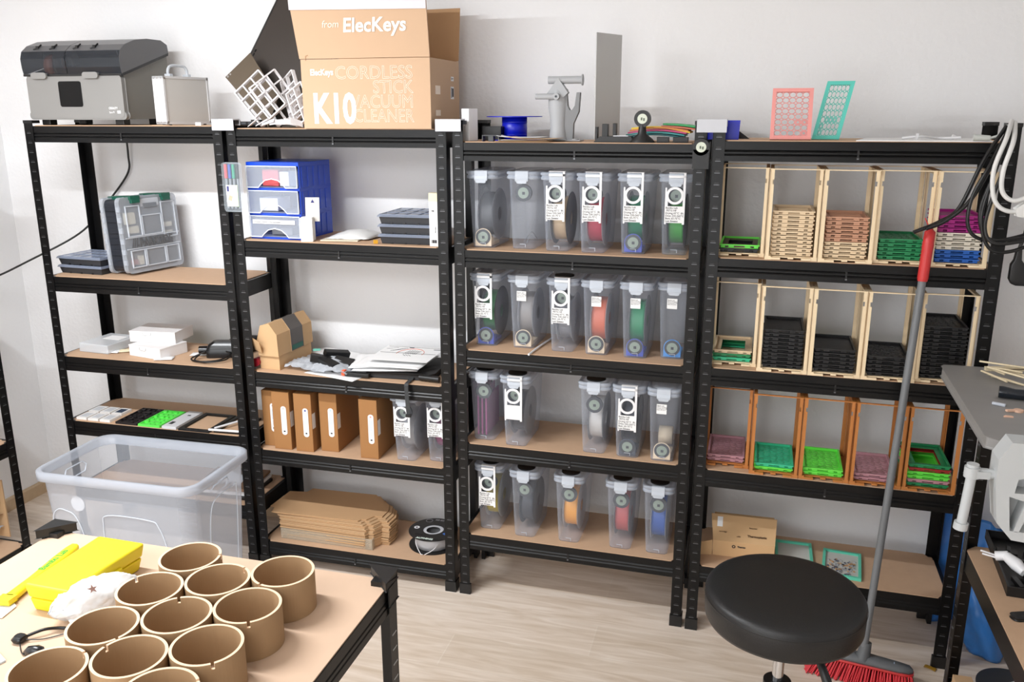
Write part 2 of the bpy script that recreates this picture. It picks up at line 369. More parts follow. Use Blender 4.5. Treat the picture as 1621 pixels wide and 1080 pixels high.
def container(x, y, z, rz, where, vent, holder, stick, fil, flm, des, gtop, desc, text_on=True):
    t = thing('filament_container', 'clear container %s, %s' % (desc, where), 'container', (x, y, z), rz, 'clear filament containers')
    inst('body', BODY, t); inst('lid', LID, t); inst('latch', LATCH, t)
    if vent: inst('vent_disc', VENT, t)
    if stick:
        s = inst('sticker', STK, t, (random.uniform(-.006, .004), 0, random.uniform(-.004, .004))); inst('lettering', T2, s).matrix_local = Matrix.Translation((-.016, -.0044, .218)) @ Matrix.Rotation(R(90), 4, 'X')
    def W(dx, dy, dz=0): return (x+dx*math.cos(rz)-dy*math.sin(rz), y+dx*math.sin(rz)+dy*math.cos(rz), z+dz)
    if holder:
        h = thing('label_holder', 'white ring label holder hooked on the container %s' % where, 'label holder', (x, y, z), rz, 'label holders'); inst('frame', HOLD, h); p = inst('paper_label', LPAP, h)
        if text_on: inst('lettering', T1, p).matrix_local = Matrix.Translation((-.031, -.0174, .1635)) @ Matrix.Rotation(R(90), 4, 'X')
    if fil:
        a, b_ = spool_mesh(fil, FLM[flm]); s = thing('filament_spool', 'spool of filament standing inside the container %s' % where, 'spool', W(-.0295, .131, .107 if not des else .114), rz, 'spools inside the containers')
        inst('flange', a, s); inst('flange', a, s, (.056, 0, 0)); inst('filament', b_, s)
    if des: desiccant(des[0], des[1], *W(0, 0, .006), rz, '%s desiccant holder at the foot of the container %s' % (des[0], where))
    if gtop: hygrometer(*W(.001, 0, gtop), rz, 'round gauge in the container %s' % where)
    return t
CRM, BLU, LBL, DRK = ('cream', (238, 218, 188)), ('blue', (70, 90, 190)), ('light_blue', (70, 150, 225)), ('dark', (70, 76, 88))
ROWS = [
 ('upper row of third unit', 1.416, -.0116, [
  (1.923, .047, 0, 0, 0, (92, 94, 98), 'g', CRM, 0, 'with a grey spool and cream foot'), (2.073, .055, 0, 0, 0, None, 'w', None, .203, 'with no spool, only a gauge'), (2.203, .035, 0, 1, 0, (196, 170, 135), 'b', None, .205, 'with a cream spool'),
  (2.335, .025, 0, 1, 0, (176, 40, 66), 'w', None, .205, 'with a red spool'), (2.477, .041, 0, 1, 0, (20, 130, 90), 'g', BLU, 0, 'with a teal green spool'), (2.618, .055, 0, 1, 0, (60, 165, 60), 'b', None, .205, 'with a bright green spool')]),
 ('second row of third unit', 1.035, -.0116, [
  (1.922, .072, 0, 1, 0, (50, 140, 75), 'b', BLU, 0, 'with a green spool and blue foot'), (2.070, .071, 0, 0, 1, (140, 135, 132), 'w', CRM, 0, 'with a grey spool and sticker'), (2.222, .059, 1, 1, 0, (130, 132, 138), 'w', None, .205, 'with a light grey spool and vent'),
  (2.353, .049, 0, 0, 1, (215, 110, 80), 'w', CRM, 0, 'with an orange spool and sticker'), (2.496, .043, 0, 0, 1, (30, 135, 90), 'g', BLU, 0, 'with a green spool and sticker'), (2.628, .066, 0, 0, 1, None, 'w', LBL, 0, 'with a light blue foot')]),
 ('third row of third unit', .658, -.0116, [
  (1.918, .045, 1, 0, 0, None, 'w', None, .2, 'with a vent and scraps'), (2.054, .016, 1, 1, 0, (62, 62, 66), 'g', None, .205, 'with a black spool'), (2.356, .021, 1, 0, 0, (205, 203, 200), 'g', None, .19, 'with a white spool'),
  (2.485, .014, 0, 1, 0, (50, 52, 58), 'b', DRK, 0, 'with a black spool and dark foot'), (2.613, .008, 0, 0, 1, None, 'w', CRM, 0, 'with a cream foot')]),
 ('lowest row of third unit', .270, -.0116, [
  (1.935, .057, 1, 1, 0, (205, 185, 60), 'w', None, .205, 'with a yellow spool'), (2.086, .032, 1, 0, 0, (48, 52, 60), 'b', None, .2, 'with a black spool'), (2.264, .033, 1, 0, 0, (240, 165, 60), 'w', None, .2, 'with an orange spool'),
  (2.466, .032, 1, 0, 0, (190, 85, 85), 'g', None, .2, 'with a red spool'), (2.607, .029, 1, 0, 0, (35, 85, 170), 'w', None, .2, 'with a blue spool')]),
 ('fourth level of second unit', .539, .0038, [
  (1.590, .034, 0, 1, 0, (158, 158, 160), 'w', None, .205, 'with a grey spool'), (1.722, .058, 0, 1, 0, (150, 60, 110), 'w', None, .205, 'with a plum spool')]),
]
for rn, z, rz, L in ROWS:
    for i, (x, y, vent, hold, stick, fil, fm, des, gt, desc) in enumerate(L):
        o = container(x, y, z+.0005, rz, rn, vent, hold, stick, fil, fm, des, gt, desc, not (rn[:5] == 'third' and i == 1))
# make the labels of holders, gauges, spools say which container
NTH = {'upper row of third unit': 6}
k = 0
PL = ['first', 'second', 'third', 'fourth', 'fifth', 'sixth']
allo = [o for o in C.objects if o.get('category') in ('label holder', 'hygrometer', 'spool', 'desiccant holder')]
for rn, z, rz, L in ROWS:
    for i, q in enumerate(L):
        for o in allo:
            p = o.location
            if abs(p.z-z) < .24 and p.z >= z-.01 and abs(p.x-q[0]) < .05 and rn in o['label']:
                nm = {'label holder': 'white label holder', 'hygrometer': 'round gauge', 'spool': 'filament spool', 'desiccant holder': o['label'].split()[0]+' desiccant holder'}[o['category']]
                verb = 'hooked on' if o['category'] == 'label holder' else 'inside'
                o['label'] = '%s %s %s clear container from left, %s' % (nm, verb, PL[i], rn)
# scraps in the emptier containers
g = MB(); g.tube(bez([(.01, .03, .012), (.02, .06, .05), (.03, .1, .02), (.0, .12, .03), (-.01, .07, .014)]), .0012)
solo(g, 'filament_offcut', mat('grey_filament', (150, 152, 156), .4), 'loose grey filament curl lying in second container of upper row', 'filament', loc=(2.073, .055, 1.424))
g = MB()
for q in range(3): g.box(-.03+q*.016, -.024+q*.016, .03, .2, .008, .2-.02*q, 0)
solo(g, 'plastic_sheet', [mat('plum_card', (150, 60, 120), .5)], 'thin plum strips standing in first container of third row', 'strips', loc=(1.918, .045, .664), kind='stuff')
g = MB(); g.lathe([(.010, -.03), (.034, -.03), (.034, .02), (.010, .02)], 28, axis='x')
solo(g, 'cardboard_core', [mat('cream_core', (226, 208, 180), .7)], 'small cream roll inside last container of third row', 'roll', loc=(2.622, .12, .725))

# ---------------------------------------------------------------- tray towers on the right unit
def tray_mesh(name, cols, style):
    m = [mat('tray_%d_%d_%d' % c, c, .45) for c in cols]; a = MB(); W_, D_ = .066, .105
    def ringbar(w, d, t, z0, z1, mi=0, slot=False):
        a.box(-w, w, d, d+0 if 0 else d-t, z0, z1, mi) if False else a.box(-w, w, d-t, d, z0, z1, mi)
        if slot:
            for x0, x1 in ((-w, -.048), (-.036, -.018), (.018, .036), (.048, w)): a.box(x0, x1, -d, -d+t, z0, z1, mi)
            a.box(-w, w, -d, -d+t, z0, z0+.0015, mi)
        else: a.box(-w, w, -d, -d+t, z0, z1, mi)
        a.box(-w, -w+t, -d+t, d-t, z0, z1, mi); a.box(w-t, w, -d+t, d-t, z0, z1, mi)
    ringbar(W_, D_, .007, .0085, .0125, 0); ringbar(W_-.004, D_-.004, .0025, .0, .0085, 0, True)
    if style == 'scale':     # rows of overlapping round openings
        a.box(-W_+.006, W_-.006, -D_+.006, D_-.006, .003, .0045, len(m)-1)
        for i in range(5):
            for j in range(9):
                a.disc((-.046+i*.0225+(j % 2)*.004, -.085+j*.0212, .0045), .0095, .0016, 10, m=0)
    elif style == 'slats':
        a.box(-W_+.006, W_-.006, -D_+.006, D_-.006, .002, .0035, len(m)-1)
        for i in range(6): a.box(-.05, .05, -.085+i*.032, -.075+i*.032, .0035, .006, 0)
    elif style == 'rim':
        a.box(-W_+.006, W_-.006, -D_+.006, -D_+.03, .004, .006, len(m)-1); a.box(-W_+.006, W_-.006, D_-.03, D_-.006, .004, .006, len(m)-1)
        a.box(-W_+.006, -W_+.025, -D_+.03, D_-.03, .004, .006, len(m)-1); a.box(W_-.025, W_-.006, -D_+.03, D_-.03, .004, .006, len(m)-1)
    else:
        a.box(-W_+.006, W_-.006, -D_+.006, D_-.006, .003, .0045, len(m)-1)
    return a.mesh(name, m)
def tower_parts(m):
    s = MB(); H = .297; t = .003
    # side frame at x = 0 going in +x, wide face seen from front: post width .015
    for y0, y1 in ((0, .012), (.232, .244)): s.box(0, t, y0, y1, 0, H-.003)
    s.box(0, .013, 0, .003, .012, H-.05); s.box(0, .013, 0, .003, H-.035, H-.003); s.box(0, .008, 0, .003, H-.05, H-.035); s.box(-.0, .020, -.001, .006, 0, .012)
    s.box(0, .013, .241, .244, 0, H-.003)
    s.box(0, t, .012, .232, 0, .012); s.box(0, t, .012, .232, H-.014, H-.003)
    a = s.mesh('side_frame', [m])
    b_ = MB(); b_.v = [(-x, y, z) for x, y, z in s.v]; b_.f = [f[::-1] for f in s.f]; b_.m = s.m; b_.sm = s.sm; b_ = b_.mesh('side_frame', [m])
    tp = MB(); tp.box(0, .166, -.001, .008, H-.003, H); tp.box(0, .166, .236, .245, H-.003, H); tp.box(0, .012, .008, .236, H-.003, H); tp.box(.154, .166, .008, .236, H-.003, H); tp = tp.mesh('top_frame', [m])
    bs = MB(); bs.box(.003, .163, .012, .236, .006, .010)
    for x0, x1 in ((.02, .05), (.116, .146)): bs.box(x0, x1, -.004, .02, .001, .008)
    bs.box(.074, .092, .004, .02, .003, .009); bs = bs.mesh('base_plate', [m])
    return a, b_, tp, bs
CREAM = mat('cream_printed_plastic', (236, 214, 178), .5); ORNG = mat('wood_brown_printed_plastic', (186, 118, 58), .5)
TP = {'cream': tower_parts(CREAM), 'brown': tower_parts(ORNG)}
BK, CR, GN, MG, WH, BL_, LM, PK, TL, RD, BR_ = (22, 22, 24), (232, 208, 172), (30, 140, 85), (170, 30, 130), (235, 228, 212), (25, 95, 185), (110, 235, 80), (190, 140, 150), (60, 200, 150), (160, 45, 40), (200, 150, 120)
NM = {BK: 'black', CR: 'cream', GN: 'green', MG: 'magenta', WH: 'white', BL_: 'blue', LM: 'lime green', PK: 'pink', TL: 'teal', RD: 'red', BR_: 'tan'}
TM = {}
def tray(col, style='plain', c2=None):
    k = (col, style, c2)
    if k not in TM: TM[k] = tray_mesh('tray', (col,) if c2 is None else (col, c2), style)
    return TM[k]
def mult(n, c, st='plain'): return [(c, st)]*n
TOW = [
 (1.426, 'cream', 'upper level', [(2.757, .032, [(BK, 'rim'), (LM, 'rim')]), (2.924, -.01, mult(10, CR)+[(CR, 'slats')]), (3.091, -.02, mult(4, CR)+mult(5, BR_)+[(BR_, 'slats')]), (3.258, .0, mult(4, GN)+[(GN, 'scale')]), (3.425, -.014, mult(3, BL_)+mult(4, WH)+mult(4, MG))]),
 (1.039, 'cream', 'middle level', [(2.757, .032, [(TL, 'rim'), (GN, 'rim'), (CR, 'rim')]), (2.924, -.013, mult(10, BK)), (3.091, -.02, mult(2, BK)+[(BK, 'scale')]+mult(3, BK)), (3.258, -.024, mult(4, BK)+[(BK, 'scale')]), (3.425, -.006, mult(12, BK)+[(BK, 'scale')])]),
 (.657, 'brown', 'lower level', [(2.757, .032, [(PK, 'plain'), (PK, 'scale')]), (2.924, -.01, [(LM, 'scale'), (TL, 'scale')]), (3.091, -.010, [(LM, 'plain'), (LM, 'scale')]), (3.258, -.016, [(PK, 'plain'), (PK, 'scale')]), (3.425, -.018, [(GN, 'plain'), (PK, 'rim'), (LM, 'plain'), (LM, 'rim'), (RD, 'rim'), (GN, 'rim')])]),
]
for z, fc, lvl, L in TOW:
    for i, (x, y, st) in enumerate(L):
        rz = -.0139
        t = thing('tray_tower', '%s open frame tower %s from left on the %s of right unit' % (fc, PL[i], lvl), 'tray tower', (x, y, z+.0005), rz, 'open tray towers on the right unit')
        a, b_, tp, bs = TP[fc]; inst('side_frame', a, t); inst('side_frame', b_, t, (.166, 0, 0)); inst('top_frame', tp, t); inst('base_plate', bs, t)
        cnt = {}
        for k, (c, sty) in enumerate(st): cnt[c] = cnt.get(c, 0)+1
        seen = {}
        for k, (c, sty) in enumerate(st):
            seen[c] = seen.get(c, 0)+1
            o = bpy.data.objects.new('sorting_tray', tray(c, sty, (80, 60, 45) if (c == LM and sty == 'rim' and lvl[0] == 'u') else None)); C.objects.link(o)
            px, py = x+.083*math.cos(rz)-.122*math.sin(rz), y+.083*math.sin(rz)+.122*math.cos(rz)
            o.location = (px+random.uniform(-.0012, .0012), py+random.uniform(-.002, .002), z+.0118+k*.0136); o.rotation_euler = (0, 0, rz+random.uniform(-.008, .008))
            if cnt[c] == 1: lb = 'only %s tray in %s tower, %s of right unit' % (NM[c], PL[i], lvl)
            else: lb = '%s tray, %s of its colour in %s tower, %s of right unit' % (NM[c], 'topmost' if seen[c] == cnt[c] else ORD[seen[c]-1], PL[i], lvl)
            tag(o, lb, 'tray', 'stacked sorting trays')
# round gauges and frames displayed on top of the right unit
def show_frame(name, label, col, x, y, z, rz, tilt, shear, w, h):
    t = thing(name, label, 'board', (x, y, z), 0, None, rot=(tilt, 0, rz)); m = mat('display_%d_%d_%d' % col, col, .45)
    a = MB(); q = lambda u, v, d: (u+shear*v, d, v)
    def bar(u0, u1, v0, v1, d0, d1):
        a.hexa([q(u0, v0, d0), q(u1, v0, d0), q(u1, v0, d1), q(u0, v0, d1), q(u0, v1, d0), q(u1, v1, d0), q(u1, v1, d1), q(u0, v1, d1)])
    b0 = .012
    bar(0, w, 0, b0, 0, .009); bar(0, w, h-b0, h, 0, .009); bar(0, b0, b0, h-b0, 0, .009); bar(w-b0, w, b0, h-b0, 0, .009)
    a.build('rim', m, t)
    p = MB(); nx, nz = 5, 8; cw, ch = (w-2*b0)/nx, (h-2*b0)/nz
    for i in range(nx):
        for j in range(nz):
            cx, cz = b0+cw*(i+.5), b0+ch*(j+.5); rx, rz_ = cw*.44, ch*.42
            if j < 3 and random.random() < .25: rx, rz_ = rx*.4, rz_*.5
            n = 12; vs = []
            for k in range(n):
                aa = 2*math.pi*k/n; vs.append(q(cx+rx*math.cos(aa), cz+rz_*math.sin(aa), .004))
            for k in range(n):
                aa = 2*math.pi*k/n; c_, s_ = math.cos(aa), math.sin(aa); f = 1/max(abs(c_), abs(s_)); vs.append(q(cx+cw/2*c_*f, cz+ch/2*s_*f, .004))
            p.add(vs, [(k, (k+1) % n, n+(k+1) % n, n+k) for k in range(n)], 0)
    p.build('punched_panel', clear('tint_%d_%d_%d' % col, col, .6, .4, .3), t, solid=.0012)
    return t
show_frame('puzzle_board', 'pink frame with a punched pattern standing on top of right unit', (240, 160, 155), 2.914, .03, 1.8152, 0, R(-17), -.0, .127, .168)
show_frame('puzzle_board', 'turquoise frame leaning right behind the pink one on right unit', (95, 205, 190), 3.046, .075, 1.8148, 0, R(-12), .2, .085, .187)
a = MB(); a.prism([(0, 0), (.385, 0), (.425, .30), (.06, .30)], 'z', 0, .003); pn = thing('display_board', 'large flat white panel lying on top of right unit', 'panel', (3.172, -.034, 1.8125), R(-1)); a.build('sheet', PAPER, pn)
a = MB(); a.tube(bez([(.15, .12, .007), (.2, .1, .013), (.26, .14, .007), (.32, .11, .01)]), .004); a.obox((.30, .13, .01), (.01, .01, .015), (.2, .3, 0)); a.obox((.19, .1, .013), (.008, .008, .02), (.1, .1, 0))
solo(a, 'plastic_offcut', WHITE, 'white plastic offcut lying on the flat white panel', 'offcut', loc=(3.172, -.034, 1.8125))

# ---------------------------------------------------------------- helpers for this part
def pbox(name, mats, size, label, cat, loc, rz=0, bevel=.001, group=None, rot=None):
    w_, d_, h_ = size
    return solo(MB().box(0, w_, 0, d_, 0, h_), name, mats, label, cat, group, loc=loc, rot=rot or (0, 0, rz), bevel=bevel)
def crumple(fn, nu=22, nv=16, amp=.004, seed=1):
    rnd = random.Random(seed); off = {}
    def g(u, v):
        p = Vector(fn(u, v)); k = (round(u*nu), round(v*nv))
        if k not in off: off[k] = rnd.uniform(-1, 1)*amp
        return p+Vector((off[k]*.3, off[k]*.3, abs(off[k])))
    return g
FILM = clear('clear_film', (225, 230, 235), .35, .15, .4)
# ---------------------------------------------------------------- top of first unit: grey twin-lid enclosure
t = thing('filament_dryer', 'grey machine with smoky twin lids and black square screen, top left', 'filament dryer', (.02, .005, 1.8750), R(1.2))
SG = mat('silver_grey_plastic', (132, 131, 129), .45); SD = mat('grey_side', (120, 118, 112), .5)
W_, D_ = .448, .300
a = MB()
prof = [(0, .005), (.0, .17), (D_, .262), (D_+.006, .255), (D_, .012), (D_-.01, .005)]
a.prism([(p[0]+.004, p[1]) for p in prof], 'x', .012, W_-.012, 1)
a.prism([(x, z) for x, z in rr2(.006, W_-.006, .008, .172, .02)], 'y', -.004, .02, 0)
a.prism([(x, z) for x, z in rr2(-.0, W_, .003, .03, .012)], 'y', -.002, .02, 0)
for x in (.03, W_-.07): a.box(x, x+.04, .02, .06, -.0212, .006, 2); a.box(x, x+.04, .23, .27, -.0212, .006, 2)
a.build('body', [SG, SD, BPL], t, bevel=.003)
a = MB(); a.prism([(x, z) for x, z in rr2(.152, .258, .050, .148, .009)], 'y', -.0055, -.0042); a.build('screen', mat('glass_black', (8, 8, 9), .3, spec=.2), t)
a = MB(); a.hexa([(.008, .0, .171), (W_-.008, .0, .171), (W_-.008, D_, .263), (.008, D_, .263), (.008, .0, .173), (W_-.008, .0, .173), (W_-.008, D_, .266), (.008, D_, .266)]); a.build('dark_interior', BPL, t)  # black slab added so the inside under the lids looks dark
SMOK = clear('smoky_lid', (50, 54, 60), .42, .12, .3); LIDG = mat('lid_grey', (88, 88, 90), .3)
a = MB()
lp = [(-.004, .172), (-.010, .20), (-.012, .235), (-.002, .262), (.03, .285), (.09, .305), (.17, .315), (.26, .315), (.298, .300), (.304, .264)]
for x0, x1 in ((-.004, .203), (.206, W_+.004)):
    n = len(lp)
    for i in range(n-1):
        (y0, z0), (y1, z1) = lp[i], lp[i+1]
        a.add([(x0, y0, z0), (x1, y0, z0), (x1, y1, z1), (x0, y1, z1)], [(0, 1, 2, 3)], 0 if i < 3 else 1, False)
a.add([(W_+.004, y, z) for y, z in lp], [tuple(range(len(lp)))], 1); a.add([(-.004, y, z) for y, z in lp], [tuple(range(len(lp)))[::-1]], 1)
a.build('lid', [SMOK, LIDG], t, solid=.002)
a = MB(); a.box(-.004, W_+.004, -.008, .004, .168, .176); a.hexa([(W_-.004, -.004, .166), (W_+.006, -.004, .166), (W_+.006, .30, .258), (W_-.004, .30, .258), (W_-.004, -.004, .176), (W_+.006, -.004, .176), (W_+.006, .30, .268), (W_-.004, .30, .268)]); a.build('gasket', BPL, t)
for x in (.075, .315):
    a = MB(); a.prism([(u, z) for u, z in rr2(x-.034, x+.034, .160, .180, .009)], 'y', -.018, -.004); a.build('latch', SG, t, bevel=.002)
for x in (.06, .135, .245, .325):
    a = MB(); a.tube([(x-.012, .006, .271), (x+.002, .012, .277), (x+.006, .03, .290)], .003); a.box(x-.002, x+.008, .008, .016, .272, .284); a.build('tube_port', BPL, t)
a = MB(); a.lathe([(.03, 0), (.075, 0), (.075, .004), (.045, .006), (.045, .045), (.075, .047), (.075, .051), (.03, .051)], 28, axis='x', c=(.075, .09, .225)); 
solo(a, 'filament_spool', mat('dark_spool', (34, 30, 30), .4), 'dark spool behind the smoky lid of the grey machine, top left', 'spool', loc=(.02, .005, 1.8750), rot=(0, 0, R(1.2)))
a = MB(); a.lathe([(.032, .0), (.05, 0), (.05, .028), (.032, .028)], 24, axis='x', c=(.088, .052, .205))
solo(a, 'filament_winding', mat('copper_filament', (190, 110, 80), .4), 'copper coloured filament band seen through the smoky lid', 'filament', loc=(.02, .005, 1.8750), rot=(0, 0, R(1.2)))
text('CREALITY', .0125, WHITE, t, (.375, -.0048, .040), sx=.72, bold=.0002); text('Space Pi', .011, WHITE, t, (.375, -.0048, .025), sx=.66)
a = MB(); a.box(.412, .427, -.0048, -.0042, .024, .035); a.build('badge', WHITE, t)
# aluminium case, standing
AL = mat('aluminium_sheet', (205, 204, 201), .4, .1); ALR = mat('aluminium_edge', (225, 226, 228), .3, .25)
t = thing('aluminium_case', 'small aluminium case with a handle standing beside the grey machine', 'case', (.588, .035, 1.8535), R(-13))
a = MB(); w_, d_, h_ = .060, .225, .178
a.box(.003, w_-.003, .004, d_-.004, .008, h_+.004); a.build('panel', AL, t)
for x0, x1 in ((0, .017), (.0185, .038), (.0395, w_)):
    f = MB(); e = .009
    f.box(x0, x1, -.001, d_, .004, .004+e); f.box(x0, x1, -.001, d_, h_+.008-e, h_+.008); f.box(x0, x1, -.001, .008, .004, h_+.008); f.box(x0, x1, d_-.008, d_, .004, h_+.008)
    for z in (.012, h_): f.disc(((x0+x1)/2, -.002, z), .0035, .001, 10, 'y', 1)
    if x1 == w_:
        for y in (.006, d_-.006):
            for z in (.012, h_): f.disc((w_, y, z), .004, .001, 10, 'x', 1)
    f.build('shell_edge', [ALR, STEEL], t)
a = MB(); a.tube(bez([(.03, .055, h_+.006), (.03, .053, h_+.03), (.03, .07, h_+.048), (.03, .13, h_+.048), (.03, .147, h_+.03), (.03, .145, h_+.006)], 8), .0055); a.obox((.03, .055, h_+.012), (.03, .014, .012)); a.obox((.03, .145, h_+.012), (.03, .014, .012)); a.build('handle', clear('clear_handle', (210, 215, 220), .6, .1, .3), t)
a = MB()
for x in (.012, .048):
    for y in (.025, .2): a.disc((x, y, 0), .006, .006, 12)
a.build('foot', BPL, t)
pbox('paper_slip', mat('peach_paper', (228, 190, 155), .8), (.06, .03, .001), 'peach paper slip in front of the aluminium case', 'paper', (.595, -.005, 1.8535), .1, 0)
pbox('plastic_offcut', WHITE, (.022, .012, .012), 'tiny white cube in front of the aluminium case corner', 'offcut', (.79, -.005, 1.8535), .3)
# clips over neighbouring posts
for x, y, z, w_, lb in ((.868, -.006, 1.874, .094, 'white clip bridging the first and second unit post tops'), (1.772, -.006, 1.874, .096, 'white clip bridging second and third unit post tops'), (2.682, -.014, 1.8745, .096, 'white clip bridging third and fourth unit post tops')):
    a = MB(); a.box(0, w_, -.006, -.003, -.038, .004); a.box(0, w_, -.003, .040, 0, .004); a.box(0, w_, .040, .043, -.02, .004)
    solo(a, 'post_clip', mat('clip_white', (200, 202, 208), .5), lb, 'clip', 'white clips joining the posts', loc=(x, y-.004, z), bevel=.001)
# pen set
t = thing('pen_set', 'clear case of four coloured pens hung on the second unit post', 'pen set', (.899, -.005, 1.532)); t.rotation_euler = (0, R(0), 0)
a = MB(); a.prism([(x, z) for x, z in rr2(0, .074, 0, .182, .010)], 'y', -.014, -.0); a.build('case', clear('pen_case', (215, 225, 232), .12, .15, .3), t, bevel=.003)
for k, c in enumerate(((220, 70, 80), (50, 80, 170), (30, 150, 120), (35, 45, 50))):
    a = MB(); a.tube([(.012+k*.0165, -.007, .178), (.012+k*.0165, -.007, .125)], .0065, 10); a.tube([(.012+k*.0165, -.007, .123), (.012+k*.0165, -.007, .01)], .0045, 8, 1)
    tag(a.build('pen', [mat('pen_%d' % k, c, .4), mat('pen_grey', (140, 145, 150), .4)]), '%s capped pen in the clear pen case' % ('red', 'blue', 'green', 'black')[k], 'pen', 'pens in the case').location = (.899, -.005, 1.532)
a = MB(); a.box(.012, .048, -.0152, -.0145, .018, .10, 0); a.box(.048, .062, -.0152, -.0145, .018, .10, 1); a.box(.016, .024, -.0158, -.0152, .075, .095, 2); a.obox((.028, -.0155, .05), (.016, .0006, .02), (0, .3, 0), 3); a.build('insert_card', [PAPER, mat('pale_green', (200, 228, 185), .7), mat('navy', (40, 45, 110), .6), mat('skin_print', (225, 170, 145), .7)], t)
# ---------------------------------------------------------------- top of second unit
zt = 1.8445
def leaning(name, mats, label, cat, pts, th, group=None, y=0):
    """flat plate through world points (x,z) at slanting depth"""
DK = mat('dark_plate', (64, 58, 54), .35, .3); 
t = thing('print_plate', 'tall dark plate with black edging leaning behind the cardboard carton', 'plate', (.985, .235, zt+.003), 0)
a = MB(); P_ = [(.035, 0), (-.09, .20), (-.135, .285), (.012, .60), (.05, .61), (.235, .30), (.245, .0)]
a.prism(P_, 'y', 0, .006); o = a.build('sheet', DK, t)
a = MB(); a.tube([(.035, .002, 0), (-.135, .002, .285)], .006, 6); a.tube([(-.135, .002, .285), (.012, .002, .60)], .004, 6); a.obox((-.005, .0, .555), (.012, .012, .06), (0, R(25), 0)); a.obox((-.115, -.002, .295), (.004, .006, .012), (0, R(25), 0)); a.obox((-.108, -.002, .310), (.004, .006, .012), (0, R(25), 0)); a.build('edging', BPL, t)
t.rotation_euler = (R(-16), 0, 0)
t = thing('print_plate', 'small brownish plate behind the white lattices, left of the tall dark plate', 'plate', (.88, .15, zt+.003), 0)
a = MB(); a.prism([(.13, 0), (-.088, .205), (.012, .305), (.16, .12)], 'y', 0, .004); a.build('sheet', mat('bronze_plate', (98, 86, 72), .4, .3), t)
a = MB(); a.disc((-.076, -.001, .207), .005, .001, 8, 'y'); a.disc((-.066, -.001, .216), .004, .001, 8, 'y'); a.build('rivet', STEEL, t)
t.rotation_euler = (R(-20), 0, 0)
def lattice(nx, nz, s, tilt, roll, rz, loc, label, r=.0048):
    a = MB()
    for i in range(nx+1): a.box(i*s-r/2, i*s+r/2, 0, .014, 0, nz*s)
    for j in range(nz+1): a.box(0, nx*s, 0, .014, j*s-r/2, j*s+r/2)
    o = solo(a, 'foam_lattice', mat('white_lattice', (232, 230, 232), .6), label, 'lattice', 'white lattices', loc=loc)
    o.rotation_euler = (Matrix.Rotation(rz, 3, 'Z') @ Matrix.Rotation(tilt, 3, 'X') @ Matrix.Rotation(roll, 3, 'Y')).to_euler(); return o
lattice(3, 4, .043, R(-12), R(-42), R(4), (1.035, .06, zt+.006), 'front left white square lattice leaning outward, nearest the post')
lattice(3, 4, .043, R(-8), R(-34), R(52), (1.088, .10, zt+.006), 'second white lattice from left, turned steeply edge on')
lattice(2, 4, .046, R(-6), R(-30), R(-30), (1.125, .13, zt+.012), 'third white lattice from left, its openings seen as diamonds')
lattice(2, 3, .046, R(-8), R(-30), R(-20), (1.185, .06, zt+.006), 'white lattice right beside the cardboard carton')
a = MB()
for k in range(7): a.obox((1.02+k*.03, .035+.008*(k % 2), zt+.022), (.05, .03, .002), (R(10+6*k), R(-35+9*k), R(8*k)))
solo(a, 'plastic_offcut', mat('white_lattice', (232, 230, 232), .6), 'heap of broken white lattice pieces at the carton foot', 'offcuts', kind='stuff')
a = MB(); a.box(0, .12, 0, .06, 0, .014); a.box(.01, .03, -.001, .01, .003, .011, 1); a.box(.04, .06, -.001, .01, .003, .011, 1); a.box(.07, .11, -.001, .01, .003, .011, 1)
solo(a, 'power_adapter', [BPL, mat('grey_vent', (70, 72, 76), .5)], 'flat black device lying behind the first white post clip', 'adapter', loc=(.872, .12, 1.8535))
# carton
t = thing('cardboard_carton', 'big tan carton with raised flaps and white printing on second unit', 'carton', (1.254, -.005, zt), R(0))
CT = mat('carton_tan', (196, 164, 134), .8, var=.03, scale=5, bump=.03, bscale=20); CTE = mat('carton_inside', (184, 146, 108), .85)
w_, d_, h_ = .50, .315, .243; th = .005
a = MB(); a.box(0, w_, 0, th, 0, h_); a.box(0, w_, d_-th, d_, 0, h_); a.box(0, th, th, d_-th, 0, h_); a.box(w_-th, w_, th, d_-th, 0, h_); a.box(th, w_-th, th, d_-th, 0, th); a.build('box', [CT], t)
a = MB(); a.hexa([(-.004, 0, h_+.002), (w_+.0, 0, h_+.002), (w_+.0, .005, h_+.002), (-.004, .005, h_+.002), (-.022, -.02, h_+.198), (w_-.002, -.02, h_+.19), (w_-.002, -.015, h_+.19), (-.022, -.015, h_+.198)]); a.build('front_flap', CT, t)
a = MB(); a.hexa([(0, d_-.005, h_+.002), (w_+.0, d_-.005, h_+.002), (w_, d_, h_+.002), (0, d_, h_+.002), (.0, d_+.012, h_+.19), (w_+.004, d_+.012, h_+.195), (w_+.004, d_+.017, h_+.195), (.0, d_+.017, h_+.19)]); a.build('back_flap', CTE, t)
a = MB(); a.hexa([(w_-.005, .012, h_+.0), (w_, .012, h_+.0), (w_, d_-.012, h_+.0), (w_-.005, d_-.012, h_+.0), (w_-.15, .03, h_-.09), (w_-.145, .03, h_-.094), (w_-.145, d_-.03, h_-.094), (w_-.15, d_-.03, h_-.09)]); a.build('side_flap', CTE, t)
WP = mat('white_print', (240, 232, 224), .7); WP2 = mat('pale_print', (244, 228, 210), .7)
a = MB(); a.hexa([(-.0225, -.0212, h_+.168), (w_-.002, -.0202, h_+.158), (w_-.002, -.0192, h_+.158), (-.0225, -.0202, h_+.168), (-.024, -.0235, h_+.235), (w_-.003, -.0225, h_+.235), (w_-.003, -.0175, h_+.235), (-.024, -.0185, h_+.235)]); a.build('taped_edge', mat('lilac_paper', (214, 208, 214), .7), t)
